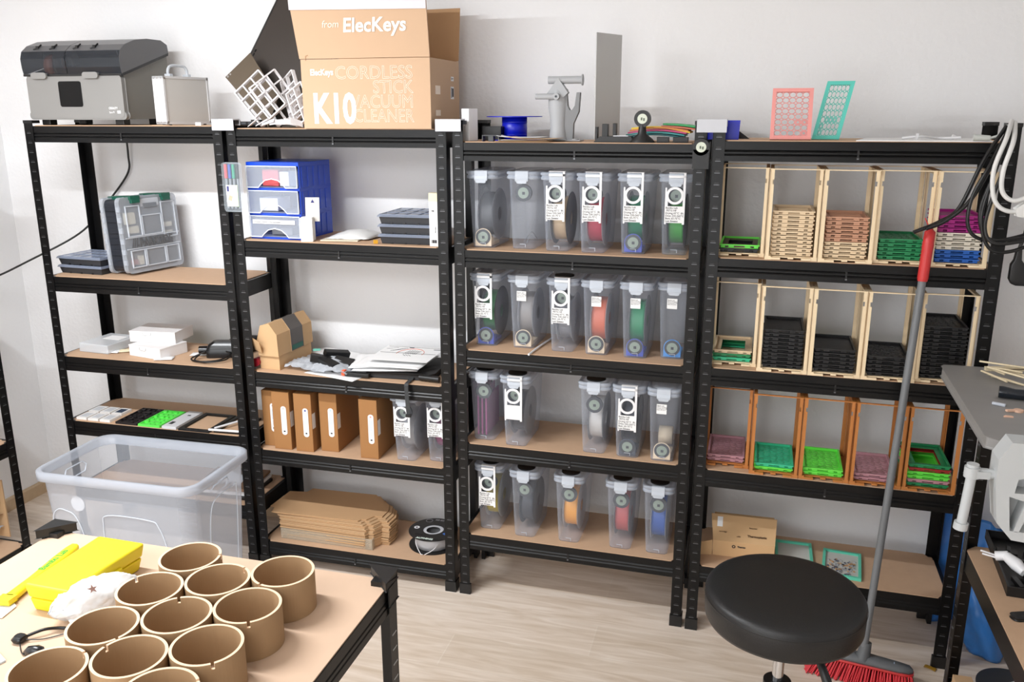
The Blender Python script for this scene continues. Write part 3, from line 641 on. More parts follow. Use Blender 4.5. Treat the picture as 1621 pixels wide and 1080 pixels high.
fy = lambda z: -.0006-(z-h_)*.02/.195
text('from', .034, WP2, t, (.098, fy(h_+.11)-.0004, h_+.106), shear=.2, Y=(0, -.1, 1))
text('ElecKeys', .066, WP, t, (.178, fy(h_+.1)-.0004, h_+.090), bold=.0016, shear=.12, sx=1.02, Y=(0, -.1, 1))
text('ElecKeys', .030, WP, t, (.036, -.0008, .188), bold=.0009, sx=.86)
text('K10', .145, WP, t, (.040, -.0008, .022), bold=.0052, sx=.72)
for k, s_ in enumerate(('CORDLESS', 'STICK', 'VACUUM', 'CLEANER')):
    text(s_, .063, WP2, t, (.436, -.0003, .174-.05*k), outline=.0011, align='RIGHT', sx=1.0 if k == 0 else (.92 if k < 3 else .88))
sx_ = w_+.0004
for y0, y1, z0, z1 in ((.22, .25, .17, .186), (.215, .25, .105, .15)):
    a = MB(); a.box(sx_, sx_+.0005, y0, y1, z0, z1); a.box(sx_+.0005, sx_+.0008, y0+.005, y0+.012, z0+.005, z1-.004, 1); a.box(sx_+.0005, sx_+.0008, y0+.016, y1-.004, z0+.008, z1-.006, 1); a.build('shipping_label', [PAPER, INK], t)
for z0, z1 in ((.12, .15), (.045, .065)): MB().box(sx_, sx_+.0005, .05, .10, z0, z1).build('faded_print', WP2, t)
a = MB(); a.tube([(.022, -.0035, h_-.004), (.022, -.0035, h_+.012), (.032, -.0035, h_+.014)], .0008); a.build('tab_crease', CTE, t)
# box at the joint with third unit
t = thing('small_box', 'small white box standing on edge right of the tall carton', 'box', (1.845, -.012, 1.8805), R(-22)); a = MB(); a.box(0, .030, 0, .05, 0, .094); a.build('box', WHITE, t, bevel=.001)
t.location = (1.845, .062, 1.8015); t.children[0].scale = (1.15, 1, 1.2)
# ---------------------------------------------------------------- top of third unit
zt = 1.8015
a = MB(); a.box(0, .075, 0, .004, 0, .05); a.box(0, .003, 0, .06, 0, .05); a.box(.072, .075, 0, .06, 0, .05); a.box(0, .075, .0, .06, 0, .003); a.box(0, .075, .056, .06, 0, .05)
solo(a, 'black_holder', BPL, 'open black printed box behind the small white box, third unit top', 'holder', loc=(1.90, .13, zt), rot=(0, 0, R(-5)))
a = MB(); a.box(0, .062, 0, .03, .019, .022); a.box(0, .003, 0, .03, 0, .019); a.box(.059, .062, 0, .03, 0, .019); a.box(.022, .04, .004, .03, 0, .019)
solo(a, 'black_bracket', mat('dark_grey_plastic', (58, 60, 62), .4), 'small dark bracket beside the empty blue spool', 'bracket', loc=(1.936, .015, zt))
BLP = mat('royal_blue_plastic', (12, 30, 190), .35)
t = thing('empty_spool', 'empty royal blue spool standing on its side atop third unit', 'spool', (2.008, .19, zt))
a = MB(); a.ring((0, 0, 0), .098, .026, .003); a.build('flange', BLP, t); a = MB(); a.ring((0, 0, .083), .103, .026, .003); a.build('flange', BLP, t)
a = MB(); a.lathe([(.026, .003), (.0465, .003), (.0465, .083), (.026, .083)], 32); [a.ring((0, 0, .02+k*.022), .0472, .046, .002) for k in range(3)]; a.build('barrel', BLP, t)
for k, (x, y, rz, c, lb) in enumerate(((1.985, .0, -.05, CARD, 'tan card sheet at the bottom of the sheets before blue spool'), (2.0, .005, .08, mat('cream_sheet', (235, 222, 205), .8), 'cream sheet second from bottom before the blue spool'), (2.03, .01, -.10, mat('tan_sheet', (205, 170, 130), .8), 'tan sheet under the top white one, third unit top'), (1.99, .012, .05, PAPER, 'white sheet uppermost in the pile before the blue spool'))):
    a = MB(); nseg = 8; vs = []
    a.grid(lambda u, v: (u*(.20-.01*k), v*.09, k*.004+.001+.006*(u*u*.4+(1-u)**6*1.2)*(k > 1)), 10, 3)
    solo(a, 'paper_sheet', c, lb, 'sheet', 'sheets before the blue spool', loc=(x, y, zt+.0006), rot=(0, 0, rz), solid=.0008)
# grey printed spool holder
t = thing('spool_holder', 'grey printed spool holder with two horizontal arms on third unit', 'spool holder', (2.20, .12, zt+.001))
a = MB()
def ell(cx, cz_, rx, ry, n=20): return [(cx+rx*math.cos(2*math.pi*k/n), ry*math.sin(2*math.pi*k/n), cz_) for k in range(n)]
a.loft([ell(-.010, 0, .036, .034), ell(-.010, .006, .034, .032), ell(-.011, .05, .028, .026), ell(-.012, .08, .03, .026), ell(-.014, .115, .034, .026), ell(-.014, .15, .034, .024), ell(-.012, .178, .026, .02)]); a.build('column', GREYP, t)
a = MB(); a.prism([(.018, 0), (.042, 0), (.044, .06), (.062, .10), (.066, .165), (.056, .165), (.050, .12), (.040, .105), (.030, .105), (.022, .12), (.018, .165), (-.0, .165), (.0, .06)], 'y', -.012, .014); a.build('cheek', mat('grey_print_shaded', (126, 127, 129), .5), t, bevel=.001)  # cheek: holder grey darkened in colour to read as a shaded side
a = MB(); a.prism([(-.05, .16), (-.01, .214), (.024, .165), (.01, .15), (-.02, .155)], 'y', -.02, .012); a.prism([(.018, .175), (-.012, .20), (-.004, .16)], 'y', .012, .02); a.build('gusset', GREYP, t, bevel=.001)
a = MB(); a.disc((-.048, -.004, .208), .013, .122, 20, 'x'); a.disc((.072, -.004, .208), .019, .004, 24, 'x'); a.build('arm', GREYP, t)
a = MB(); a.disc((-.088, -.028, .152), .010, .078, 18, 'x'); a.disc((-.012, -.042, .152), .011, .016, 18, 'y'); a.disc((-.012, -.0435, .152), .004, .001, 12, 'y', 1); a.build('arm', [GREYP, DARKRING], t)
a = MB(); a.box(-.045, .075, -.035, .035, 0, .004); a.disc((.055, -.02, .004), .012, .004, 16); a.build('foot_plate', GREYP, t, bevel=.001)
# tall grey sheet
a = MB(); a.prism([(0, 0), (.30, 0), (.30, .335), (0, .335)], 'x', 0, .003); a.box(-.004, .0, .0, .30, .14, .20)
t = thing('metal_sheet', 'tall thin grey sheet standing upright on third unit top', 'sheet', (2.33, .03, zt+.006), R(-17)); a.build('sheet', mat('dull_metal', (196, 196, 196), .5), t, bevel=.0006)
t.rotation_euler = (0, 0, R(-25)); t.scale = (1, .52, 1.07); t.location = (2.318, .12, zt+.006)
a = MB(); a.prism([(0, 0), (.135, 0), (.125, .018), (.02, .018)], 'y', 0, .06); a.box(.025, .045, .01, .04, .018, .06); a.box(.062, .074, .01, .04, .018, .062); a.box(.0, .008, .02, .05, .0, .05)
solo(a, 'black_holder', BPL, 'black slotted stand at the foot of the tall grey sheet', 'holder', loc=(2.335, .025, zt+.0008), bevel=.001)
pbox('plastic_offcut', WHITE, (.05, .02, .004), 'flat white piece on the black slotted stand', 'offcut', (2.40, .03, zt+.0185), .1, 0)
def gauge_stand(x, y, z, label, stand=True):
    t = thing('hygrometer', label, 'hygrometer', (x, y, z))
    a = MB(); 
    if stand: a.loft([ell(0, 0, .045, .025), ell(0, .012, .036, .022), ell(0, .028, .015, .014), ell(0, .045, .013, .012), ell(0, .06, .012, .010)]); a.disc((0, -.01, .078), .028, .02, 32, 'y')
    else: a.disc((0, -.008, 0), .027, .012, 32, 'y'); a.box(-.027, .027, -.008, .004, -.07, -.008); a.disc((-.006, -.0085, -.045), .0025, .001, 8, 'y')
    a.build('housing', BPL, t); zc_ = .078 if stand else 0; yf = -.0115 if stand else -.0095
    a = MB(); a.disc((0, yf, zc_), .0165, .0015, 28, 'y', 0); a.box(-.005, .0, yf-.0006, yf, zc_-.005, zc_+.004, 1); a.box(.003, .008, yf-.0006, yf, zc_-.007, zc_+.002, 1); a.build('dial', [mat('dial_face', (205, 212, 195), .3), mat('lcd_digits', (90, 100, 85), .5)], t)
gauge_stand(2.498, .035, zt, 'round dial in black stand before coloured card stack, third unit top')
gauge_stand(2.700, -.024, 1.79, 'round dial fixed to the front post below the right white clip', False)
cols = ((20, 90, 95), 'dark teal'), ((60, 150, 150), 'teal'), ((200, 70, 120), 'pink'), ((215, 130, 60), 'orange'), ((240, 205, 50), 'yellow'), ((200, 110, 80), 'terracotta'), ((50, 160, 90), 'green')
for k, (c, nm) in enumerate(cols):
    a = MB(); L_ = .20 if k < 5 else .13; x = 2.43+.006*k if k < 5 else 2.555+.006*(k-5)
    sag = lambda u: .010*math.sin(math.pi*u)*(1 if k < 5 else .3)-.012*u*(k > 3)
    pts = [(u/8*L_, sag(u/8)) for u in range(9)]
    a.prism([(p[0], p[1]) for p in pts]+[(p[0], p[1]+.0055) for p in pts[::-1]], 'y', 0, .10)
    solo(a, 'flexible_card', mat('card_%s' % nm.replace(' ', '_'), c, .5), '%s layer in the stack of coloured cards on third unit' % nm, 'card', 'coloured cards', loc=(x, .085, zt+.0125+k*.0074), rot=(0, 0, R(-2)))
for x, w_ in ((2.548, .04), (2.602, .05)): pbox('black_block', BPL, (w_, .03, .018), '%s black block before the coloured cards, third unit top' % ('narrow' if w_ < .045 else 'wide'), 'block', (x, .03, zt), 0, .001)
t = thing('blue_plate', 'royal blue plate standing behind the right white clip', 'plate', (2.70, .045, 1.8125), 0)
a = MB(); a.prism([(0, 0), (.115, 0), (.118, .062), (-.006, .062)], 'y', 0, .004); a.build('sheet', BLP, t)
a = MB(); a.prism([(0, 0), (.05, 0), (.0, .036)], 'y', 0, .004); solo(a, 'black_wedge', BPL, 'small black wedge right of the royal blue plate', 'wedge', loc=(2.80, .14, 1.8125))

# ---------------------------------------------------------------- first unit, second level
def organizer(x, y, z, rz, w, d, label, h=.036, group='flat black organizers'):
    t = thing('parts_organizer', label, 'organizer', (x, y, z), rz, group)
    a = MB(); a.hexa([(.012, .012, 0), (w-.012, .012, 0), (w-.012, d-.012, 0), (.012, d-.012, 0), (.006, .006, h-.010), (w-.006, .006, h-.010), (w-.006, d-.006, h-.010), (.006, d-.006, h-.010)])
    for k in range(3): a.prism([(w*(k+1)/4-.005, 0), (w*(k+1)/4+.005, 0), (w*(k+1)/4+.003, .006), (w*(k+1)/4-.003, .006)], 'y', .0085, .012, 1)
    a.build('tray', [mat('organizer_grey', (48, 50, 54), .5), BPL], t)
    a = MB(); a.box(0, w, 0, d, h-.010, h-.006); a.box(.002, w-.002, .002, d-.002, h-.006, h-.002)
    nx = 4
    for i in range(nx+1): a.box(.006+i*(w-.014)/nx, .008+i*(w-.014)/nx, .006, d-.006, h-.002, h)
    for j in range(4): a.box(.006, w-.006, .006+j*(d-.014)/3, .008+j*(d-.014)/3, h-.002, h)
    a.build('lid', clear('organizer_lid', (160, 170, 190), .45, .15, .35), t); return t
organizer(.004, .05, 1.2345, R(-3), .235, .2, 'lower flat black organizer on first unit, left of tall green-latched case')
organizer(.002, .052, 1.2715, R(-3), .235, .2, 'upper flat black organizer on first unit, left of tall green-latched case')
# standing organizer case with green latches
t = thing('organizer_case', 'clear and black organizer case with green latches standing on first unit', 'organizer case', (.262, .07, 1.2375), R(22), None)
CC = clear('case_clear', (198, 204, 212), .38, .2, .35); CCE = clear('case_edge', (222, 228, 236), .6, .25, .3); GRL = mat('latch_green', (20, 85, 68), .4)
W_, H_ = .385, .325; t.location = (.371, .045, 1.2468); t.rotation_euler = (R(-3), 0, R(78)); t.scale = (.76, 1.42, .965)
def case_outline(w, h, inset=0):
    i_ = inset; return rr2(i_, w-i_, i_, h-i_, .022, 4)
a = MB(); a.prism(case_outline(W_, H_, .008), 'y', .018, .070); 
for k in range(6): a.box(.002, .02, .022, .066, .03+k*.048, .055+k*.048)
a.build('core', mat('case_black', (34, 38, 46), .45), t, bevel=.002)
for nm, y0, y1 in (('front_lid', 0, .018), ('back_lid', .070, .084)):
    a = MB(); a.prism(case_outline(W_, H_), 'y', y0, y1)
    for k in range(6): a.box(-.005, .01, y0+.002, y1-.002, .035+k*.046, .058+k*.046)
    for k in range(5): a.box(.05+k*.065, .09+k*.065, y0+.002, y1-.002, -.004, .005)
    a.build(nm, CC, t, bevel=.002)
a = MB()
fr = lambda x0, x1, z0, z1: [a.box(x0, x1, -.003, 0, z0, z0+.005), a.box(x0, x1, -.003, 0, z1-.005, z1), a.box(x0, x0+.005, -.003, 0, z0, z1), a.box(x1-.005, x1, -.003, 0, z0, z1)]
for q in ((.03, .125, .155, .29), (.130, .265, .155, .245), (.270, .365, .135, .295), (.03, .125, .02, .098), (.130, .265, .02, .098), (.270, .365, .02, .098)): fr(*q)
a.box(.01, W_-.01, -.002, 0, .102, .106); a.box(.01, W_-.01, -.002, 0, .15, .154)
a.build('compartment_ribs', CCE, t)
for x in (.075, .285):
    a = MB(); a.box(x-.012, x+.055, -.008, .09, H_-.012, H_+.006); a.box(x-.008, x+.05, -.010, .0, H_-.026, H_-.008); a.build('latch', GRL, t, bevel=.003)
a = MB(); a.box(.135, .262, -.001, .085, H_-.045, H_-.01, 1); a.box(.150, .245, -.003, .086, H_-.052, H_-.03, 0); a.build('handle', [mat('handle_hole', (120, 125, 132), .4), CCE], t, bevel=.003)
PGR = mat('logo_grey', (92, 94, 97), .5)
text('PARKSIDE', .052, PGR, t, (.092, -.0038, .110), bold=.0018, sx=1.0)
a = MB(); 
for k in range(3): a.prism([(.040+k*.013, .108), (.046+k*.013, .108), (.058+k*.013, .148), (.052+k*.013, .148)], 'y', -.0035, -.003)
a.prism([(.078, .112), (.088, .112), (.088, .124), (.078, .118)], 'y', -.0035, -.003); a.build('logo_stripes', PGR, t)
a = MB()
for x0, z0, w_, h_ in ((.035, .21, .06, .05), (.05, .17, .06, .03), (.3, .18, .04, .02), (.29, .15, .05, .012)): a.box(x0, x0+w_, .003, .015, z0, z0+h_, 0)
a.box(.045, .075, .003, .015, .035, .055, 1); a.box(.09, .115, .003, .015, .03, .07, 0)
solo(a, 'small_parts', [mat('ivory_bits', (235, 228, 205), .6), mat('rosy_bits', (200, 130, 130), .6)], 'ivory and red bits inside the green-latched organizer case', 'parts', loc=t.location, rot=t.rotation_euler, kind='stuff').scale = t.scale
# ---------------------------------------------------------------- first unit, third level
pbox('plastic_box', clear('frosted_box', (222, 226, 230), .5, .2, .35), (.16, .19, .04), 'flat frosted clear box at left of first unit third level', 'box', (.055, .055, .8835), R(-4), .004)
pbox('paper_label', PAPER, (.09, .06, .001), 'white label sheet lying on the frosted clear box', 'label', (.11, .14, .9245), R(-4), 0)
def mailer(x, y, z, rz, label, w_=.185):
    t = thing('white_carton', label, 'carton', (x, y, z), rz, 'white cartons'); a = MB(); a.box(0, w_, 0, .15, 0, .047); a.box(-.001, w_+.001, -.001, .15, .043, .049); a.build('box', mat('white_carton', (232, 230, 230), .7), t, bevel=.0012)
    a = MB(); a.tube([(.065, -.0015, .044), (.065, -.0015, .034), (.075, -.0015, .030), (.095, -.0015, .030), (.103, -.0015, .034), (.103, -.0015, .044)], .0007, 6); a.build('tuck_tab', mat('crease_grey', (150, 150, 152), .7), t)
mailer(.312, .060, .8835, R(-11), 'lower white carton on first unit, with torn round tab'); mailer(.290, .098, .9335, R(6), 'upper white carton stacked squarely on the other, first unit', .215)
for x, y, rz, c, lb in ((.17, .05, .2, PAPER, 'white packet before the frosted clear box'), (.235, .075, .5, mat('ivory_paper', (236, 224, 190), .8), 'ivory packet between the frosted box and white cartons'), (.47, .01, .35, PAPER, 'white sachet before the lower white carton'), (.575, .11, .3, PAPER, 'white sachet right of the white cartons')):
    a = MB(); a.grid(crumple(lambda u, v: (u*.075, v*.05, .003+.004*math.sin(math.pi*u)*math.sin(math.pi*v)), 8, 6, .001, 3), 8, 6); solo(a, 'packet', c, lb, 'packet', loc=(x, y, .884), rot=(0, 0, rz), solid=.001)
t = thing('power_tool', 'black handheld device with looped cable on first unit third level', 'device', (.66, .10, .8835), R(20))
a = MB(); a.loft([[(x_, y_*1.0, z_) for x_, y_, z_ in rrect(0, .0, 0, 0, .0, 0)] for q in ()] or [rrect(0, .16, .0, .07, .02, .0), rrect(0, .165, -.002, .072, .022, .03), rrect(.01, .15, .005, .065, .02, .055), rrect(.03, .13, .015, .055, .015, .068)]); a.build('body', mat('gloss_black', (18, 19, 22), .25), t)
a = MB(); a.disc((-.03, .03, .03), .018, .04, 16, 'x'); a.build('nozzle', mat('gloss_black', (18, 19, 22), .25), t)
a = MB(); a.tube(bez([(.0, -.0, .03), (-.05, -.03, .009), (.0, -.075, .008), (.07, -.06, .008), (.11, -.02, .02), (.09, .0, .03)]), .0035); a.tube(bez([(-.02, .0, .02), (-.03, -.05, .009), (.03, -.09, .008), (.1, -.07, .012), (.13, -.01, .03)]), .003); a.build('cable', BPL, t)
pbox('device_case', mat('soft_black', (24, 24, 26), .6), (.11, .12, .06), 'soft black pouch behind the handheld device on first unit', 'pouch', (.70, .19, .8835), R(5), .012)
# ---------------------------------------------------------------- first unit, fourth level
for j in range(2):
    for i in range(3):
        a = MB(); a.box(0, .052, 0, .07, 0, .011); a.box(.008, .044, .012, .058, .011, .0114, 1 if (i, j) != (2, 1) else 2)
        solo(a, 'white_tile', [mat('tile_white', (228, 226, 224), .6), mat('tile_print', (196, 198, 202), .6), mat('navy_print', (45, 60, 80), .6)], 'white %s tile in the %s row at left of first unit fourth level' % (('left', 'middle', 'right')[i], ('front', 'back')[j]), 'tile', 'white tiles', loc=(.045+i*.061-j*.008, -.004+j*.085, .5865), rot=(0, 0, R(1)), bevel=.001)
def holed(name, col, x, y, w, d, label, seed, loc_cat='tray'):
    a = MB(); rnd = random.Random(seed); a.box(0, w, 0, .006, 0, .010); a.box(0, w, d-.006, d, 0, .010); a.box(0, .006, .006, d-.006, 0, .010); a.box(w-.006, w, .006, d-.006, 0, .010); a.box(.006, w-.006, .006, d-.006, .001, .003)
    for i in range(4):
        for j in range(6): a.disc((w*(i+.5)/4+rnd.uniform(-.003, .003), d*(j+.5)/6+rnd.uniform(-.003, .003), .003), rnd.uniform(.007, .0115), rnd.uniform(.003, .008), 7)
    solo(a, 'puzzle_tray', mat('puzzle_%d%d%d' % col, col, .45), label, loc_cat, 'puzzle trays', loc=(x, y, .5865), rot=(0, 0, R(1)))
holed('t', (24, 20, 22), .252, -.008, .108, .19, 'black openwork tray beside the white tiles on first unit', 3)
holed('t', (95, 225, 85), .366, -.006, .108, .19, 'bright green openwork tray on first unit fourth level', 4)
t = thing('puzzle_tray', 'pale grey tray between the green tray and black frame', 'tray', (.486, -.006, .5865), R(1)); a = MB(); a.box(0, .07, 0, .2, 0, .012); a.build('tray', mat('pale_tray', (205, 205, 208), .4), t, bevel=.001); a = MB(); a.box(.012, .03, .03, .06, .012, .0125); a.box(.03, .045, .14, .15, .012, .0125); a.build('printed_marks', INK, t)
def rframe(name, label, cat, loc, rot, w, d, b, h, m):
    a = MB(); a.box(0, w, 0, b, 0, h); a.box(0, w, d-b, d, 0, h); a.box(0, b, b, d-b, 0, h); a.box(w-b, w, b, d-b, 0, h); return solo(a, name, m, label, cat, loc=loc, rot=rot, bevel=.001)
rframe('picture_frame', 'empty black frame lying flat on first unit fourth level', 'frame', (.566, -.006, .5865), (0, 0, R(1)), .15, .21, .018, .008, BPL)
rframe('picture_frame', 'second black frame, partly behind the post right of the empty frame', 'frame', (.728, .012, .5865), (0, 0, R(2)), .12, .19, .018, .008, BPL)
a = MB(); a.tube([(.715, .0, .602), (.86, .012, .602)], .005, 10); solo(a, 'white_rod', WHITE, 'white rod lying crosswise on the second black frame', 'rod')
a = MB(); a.tube([(.73, .02, .602), (.80, .16, .602)], .005, 10); solo(a, 'white_rod', WHITE, 'white rod slanting back over the second black frame', 'rod')
# fifth level seen through the big tub and the side
for k, (c, nm) in enumerate(((BPL, 'black folded sheet at the bottom'), (PAPER, 'pale sheet in the middle'), (mat('brown_paper', (150, 120, 95), .8), 'brown sheet on top'))):
    pbox('folded_sheet', c, (.26, .22, .012), '%s of the pile on first unit lowest level' % nm, 'sheet', (.58, .04, .2705+k*.0135), R(3*k), .001)
a = MB(); a.grid(crumple(lambda u, v: (u*.18, v*.14, .008+.05*math.sin(math.pi*u)*math.sin(math.pi*v)), 14, 12, .012, 5), 14, 12); solo(a, 'plastic_bag', FILM, 'crumpled clear bag on first unit lowest level, behind the tub', 'bag', loc=(.62, .06, .316), solid=.0006)
# ---------------------------------------------------------------- second unit, second level
t = thing('drawer_unit', 'blue three-drawer box with clear fronts on second unit', 'drawer box', (.962, .048, 1.4185), R(-1)); W_, D_ = .228, .25
a = MB()
for z0, z1 in ((0, .008), (.092, .102), (.190, .200), (.284, .298)): a.box(0, W_, 0, D_, z0, z1)
for k in range(3):
    z0 = (.008, .102, .200)[k]; z1 = (.092, .190, .284)[k]; e = .004*k
    a.box(-.000, .004, .004, D_, z0, z1); a.box(W_-.004, W_, .004, D_, z0, z1); a.box(.004, W_-.004, D_-.004, D_, z0, z1)
    for q in range(5): a.box(W_, W_+.002, .02+q*.045, .04+q*.045, z0+.004, z1-.004)
a.build('housing', mat('cobalt_plastic', (16, 72, 205), .35), t, bevel=.0015)
DC = clear('drawer_clear', (214, 222, 234), .2, .18, .3)
for k in range(3):
    z0 = (.009, .103, .201)[k]; h_ = (.082, .086, .082)[k]
    d = MB(); arch = [(.004, 0), (.055, 0), (.065, .012), (.085, .028), (.114, .034), (.143, .028), (.163, .012), (.173, 0), (W_-.004, 0), (W_-.004, h_), (.004, h_)]
    d.prism([(p[0], z0+p[1]) for p in arch], 'y', -.010, -.008)
    d.box(.006, .008, -.008, D_-.02, z0+.002, z0+h_-.008); d.box(W_-.008, W_-.006, -.008, D_-.02, z0+.002, z0+h_-.008); d.box(.008, W_-.008, -.006, D_-.02, z0+.001, z0+.003)
    dr = d.build('drawer', DC, t)
    e = MB(); pts = [(p[0], -.0095, z0+p[1]) for p in arch]; e.tube(pts+[pts[0]], .0022, 6); e.build('drawer_rim', mat('rim_white', (225, 232, 240), .3), dr)
    if k == 0:
        l_ = MB(); l_.box(.02, .205, -.0125, -.0115, z0+.052, z0+.068); l_ = l_.build('label_strip', PAPER, dr); text('Schrauben  Muttern  Unterlegscheiben', .0085, PGR, l_, (.024, -.0128, z0+.057), sx=.9)
for nm, m, x0, w_, z0, h_, lb in (('red_box', mat('coral_box', (225, 95, 95), .6), .055, .07, .2055, .062, 'coral red box inside the top clear drawer'), ('white_box', PAPER, .13, .04, .2055, .055, 'white box inside the top clear drawer'), ('dark_box', mat('slate_box', (100, 110, 135), .6), .17, .04, .2055, .06, 'slate grey box inside the top clear drawer'), ('white_box', PAPER, .035, .08, .1078, .05, 'white folded bag inside the middle clear drawer'), ('grey_tool', mat('tool_grey', (110, 112, 118), .4), .08, .09, .0138, .03, 'grey tool inside the bottom clear drawer')):
    pbox(nm, m, (w_, .1, h_), lb, 'box', (.962+x0, .07, 1.4185+z0), 0, .002)
t = thing('white_box', 'white box standing before the blue drawers', 'box', (1.203, .008, 1.4185), R(18)); a = MB(); a.box(0, .046, 0, .062, 0, .092); a.build('box', PAPER, t, bevel=.001)
t = thing('hang_tag', 'pale hang tag box with punched slot propped on the white box', 'tag', (1.204, .052, 1.5125), R(12)); a = MB(); a.prism([(0, -.02), (.055, -.02), (.058, .072), (.003, .072)], 'y', 0, .003); a.build('card', mat('tag_grey', (205, 202, 198), .7), t); a = MB(); a.prism([(.024, .052), (.038, .052), (.034, .060), (.031, .064), (.028, .060)], 'y', -.0008, 0); a.build('slot', mat('navy', (40, 45, 110), .6), t)
a = MB(); a.grid(crumple(lambda u, v: (u*.17+v*.04, v*.16, .004+.028*math.sin(math.pi*u)**.6*math.sin(math.pi*v)**.7), 16, 12, .003, 8), 16, 12); solo(a, 'bubble_mailer', mat('bag_white', (226, 226, 224), .35), 'white padded bag lying beside the blue drawers', 'bag', loc=(1.27, .075, 1.4185), rot=(0, 0, R(6)), solid=.001)
pbox('parchment', mat('parchment', (222, 212, 190), .8), (.15, .09, .004), 'cream sheet under the white padded bag on second unit', 'sheet', (1.265, .045, 1.4188), R(8), 0)
for k in range(3): organizer(1.512, .035, 1.419+k*.0375, R(1), .215, .24, '%s of the three flat black organizers on second unit' % ('lowest', 'middle', 'topmost')[k], .037)
pbox('yellow_tag', mat('amber', (215, 160, 40), .5), (.016, .01, .014), 'tiny amber block left of the three organizers', 'block', (1.497, .03, 1.4185), .6, 0)
t = thing('tall_box', 'tall white box with barcode beside the three organizers', 'box', (1.7245, .028, 1.4185)); a = MB(); a.box(0, .035, 0, .03, 0, .196); a.box(-.0005, .0355, -.0005, .0305, .165, .1965, 1); a.build('box', [PAPER, mat('ivory_paper', (236, 224, 190), .8)], t)
a = MB()
for k in range(7): a.box(.008+k*.003, .0095+k*.003+.0006*(k % 3), -.0012, -.0004, .012, .024)
a.build('barcode', INK, t); text('08', .010, INK, t, (.010, -.001, .128)); text('Air-dry', .008, INK, t, (.026, -.001, .05), X=(0, 0, 1), Y=(-1, 0, 0))
a = MB(); a.box(0, .002, 0, .12, 0, .145); solo(a, 'card', PAPER, 'white card standing behind the post left of the blue drawers', 'card', loc=(.957, .16, 1.4185))
# ---------------------------------------------------------------- second unit, third level
t = thing('gift_box', 'open kraft box with dark printed band on second unit', 'box', (.960, .045, .8795), R(-4)); t.scale = (.8, 1.2, 1.12)
a = MB(); a.box(0, .115, 0, .004, 0, .052); a.box(0, .115, .196, .20, 0, .052); a.box(0, .004, .004, .196, 0, .052); a.box(.111, .115, .004, .196, 0, .052); a.box(.004, .111, .004, .196, 0, .004); a.build('base', KRAFT, t)
def oct_(y0, y1, m, nm, e=0):
    o_ = [(.005-e, .054), (.0-e, .11), (.025, .165+e), (.075, .175+e), (.118+e, .135), (.122+e, .054)]
    MB().prism(o_, 'y', y0, y1).build(nm, m, t, bevel=.0012)
oct_(-.01, .07, KRAFT, 'lid'); oct_(.07, .145, mat('dark_band', (92, 88, 86), .6), 'printed_band', .0012); oct_(.145, .205, KRAFT, 'lid')
a = MB(); a.hexa([(-.012, -.014, .075), (.035, -.02, .065), (.035, -.016, .065), (-.012, -.010, .075), (-.015, -.03, .125), (.045, -.04, .11), (.045, -.036, .11), (-.015, -.026, .125)]); a.build('flap', KRAFT, t)
a = MB(); a.box(.1236, .1242, .075, .14, .058, .075); a.build('teal_stripe', mat('teal_print', (30, 100, 85), .6), t)
a = MB(); a.disc((.0, -.0, .0), .018, .03, 14, 'y'); solo(a, 'bottle_stopper', mat('dark_red', (150, 30, 45), .4), 'dark red cap peeking out left of the kraft box', 'cap', loc=(.945, .03, .895+.012))
a = MB(); a.grid(crumple(lambda u, v: (u*.30-v*.02, v*.20, .006+.030*math.sin(math.pi*u)*math.sin(math.pi*v)+.006*math.sin(9*u+5*v)), 22, 15, .009, 11), 22, 15, smooth=False); solo(a, 'plastic_bag', clear('grey_bag', (196, 200, 206), .55, .15, .35), 'crumpled silvery plastic bag beside the kraft box', 'bag', loc=(1.066, .05, .885), rot=(0, 0, R(-8)), solid=.0006)
pbox('bag_clip', mat('teal_soft', (110, 190, 170), .4), (.03, .015, .006), 'teal strip on the crumpled silvery bag', 'strip', (1.13, .18, .93), .4, 0)
def sheet(w, d, loc, rz, label, rot=None, curl=.006, seed=1, m=None, fr=None):
    a = MB(); rnd = random.Random(seed); k1, k2 = rnd.uniform(0, 6), rnd.uniform(0, 6)
    a.grid(lambda u, v: (u*w, v*d, curl*(.5+.5*math.sin(3*u+k1))*u+curl*.8*(.5+.5*math.sin(4*v+k2))*v), 12, 12)
    o = solo(a, 'paper_sheet', m or PAPER, label, 'paper', fr, loc=loc, rot=rot or (0, 0, rz), solid=.0005); return o
sheet(.25, .19, (1.165, .03, .8805), R(-14), 'white sheet poking over the shelf edge before the silvery bag', seed=3, curl=.004)
sheet(.32, .10, (1.045, .31, .8835), R(-16), 'long white sheet reaching back behind the silvery bag', seed=4, curl=.004)
for k, (x, y, z, s_, rz) in enumerate(((1.21, .10, .915, (.09, .035, .03), .5), (1.25, .08, .905, (.10, .04, .03), -.4), (1.30, .12, .90, (.08, .05, .03), .2), (1.25, .16, .925, (.11, .03, .025), .9))):
    a = MB(); a.obox((0, 0, 0), s_, (.1*k, .2, 0)); solo(a, 'black_part', BPL, '%s black printed part between silvery bag and paper stack' % ('leftmost', 'lower middle', 'right', 'rear')[k], 'part', 'black printed parts', loc=(x, y, z+.008), rot=(0, 0, rz), bevel=.003)
t = thing('knife', 'black knife with orange tip lying before the paper stack', 'knife', (1.335, .022, .8835), R(-2)); a = MB(); a.box(.014, .12, 0, .022, 0, .016); a.build('handle', BPL, t, bevel=.003); a = MB(); a.box(0, .014, .001, .021, .001, .022); a.build('end_cap', mat('orange_tip', (240, 100, 60), .4), t, bevel=.001)
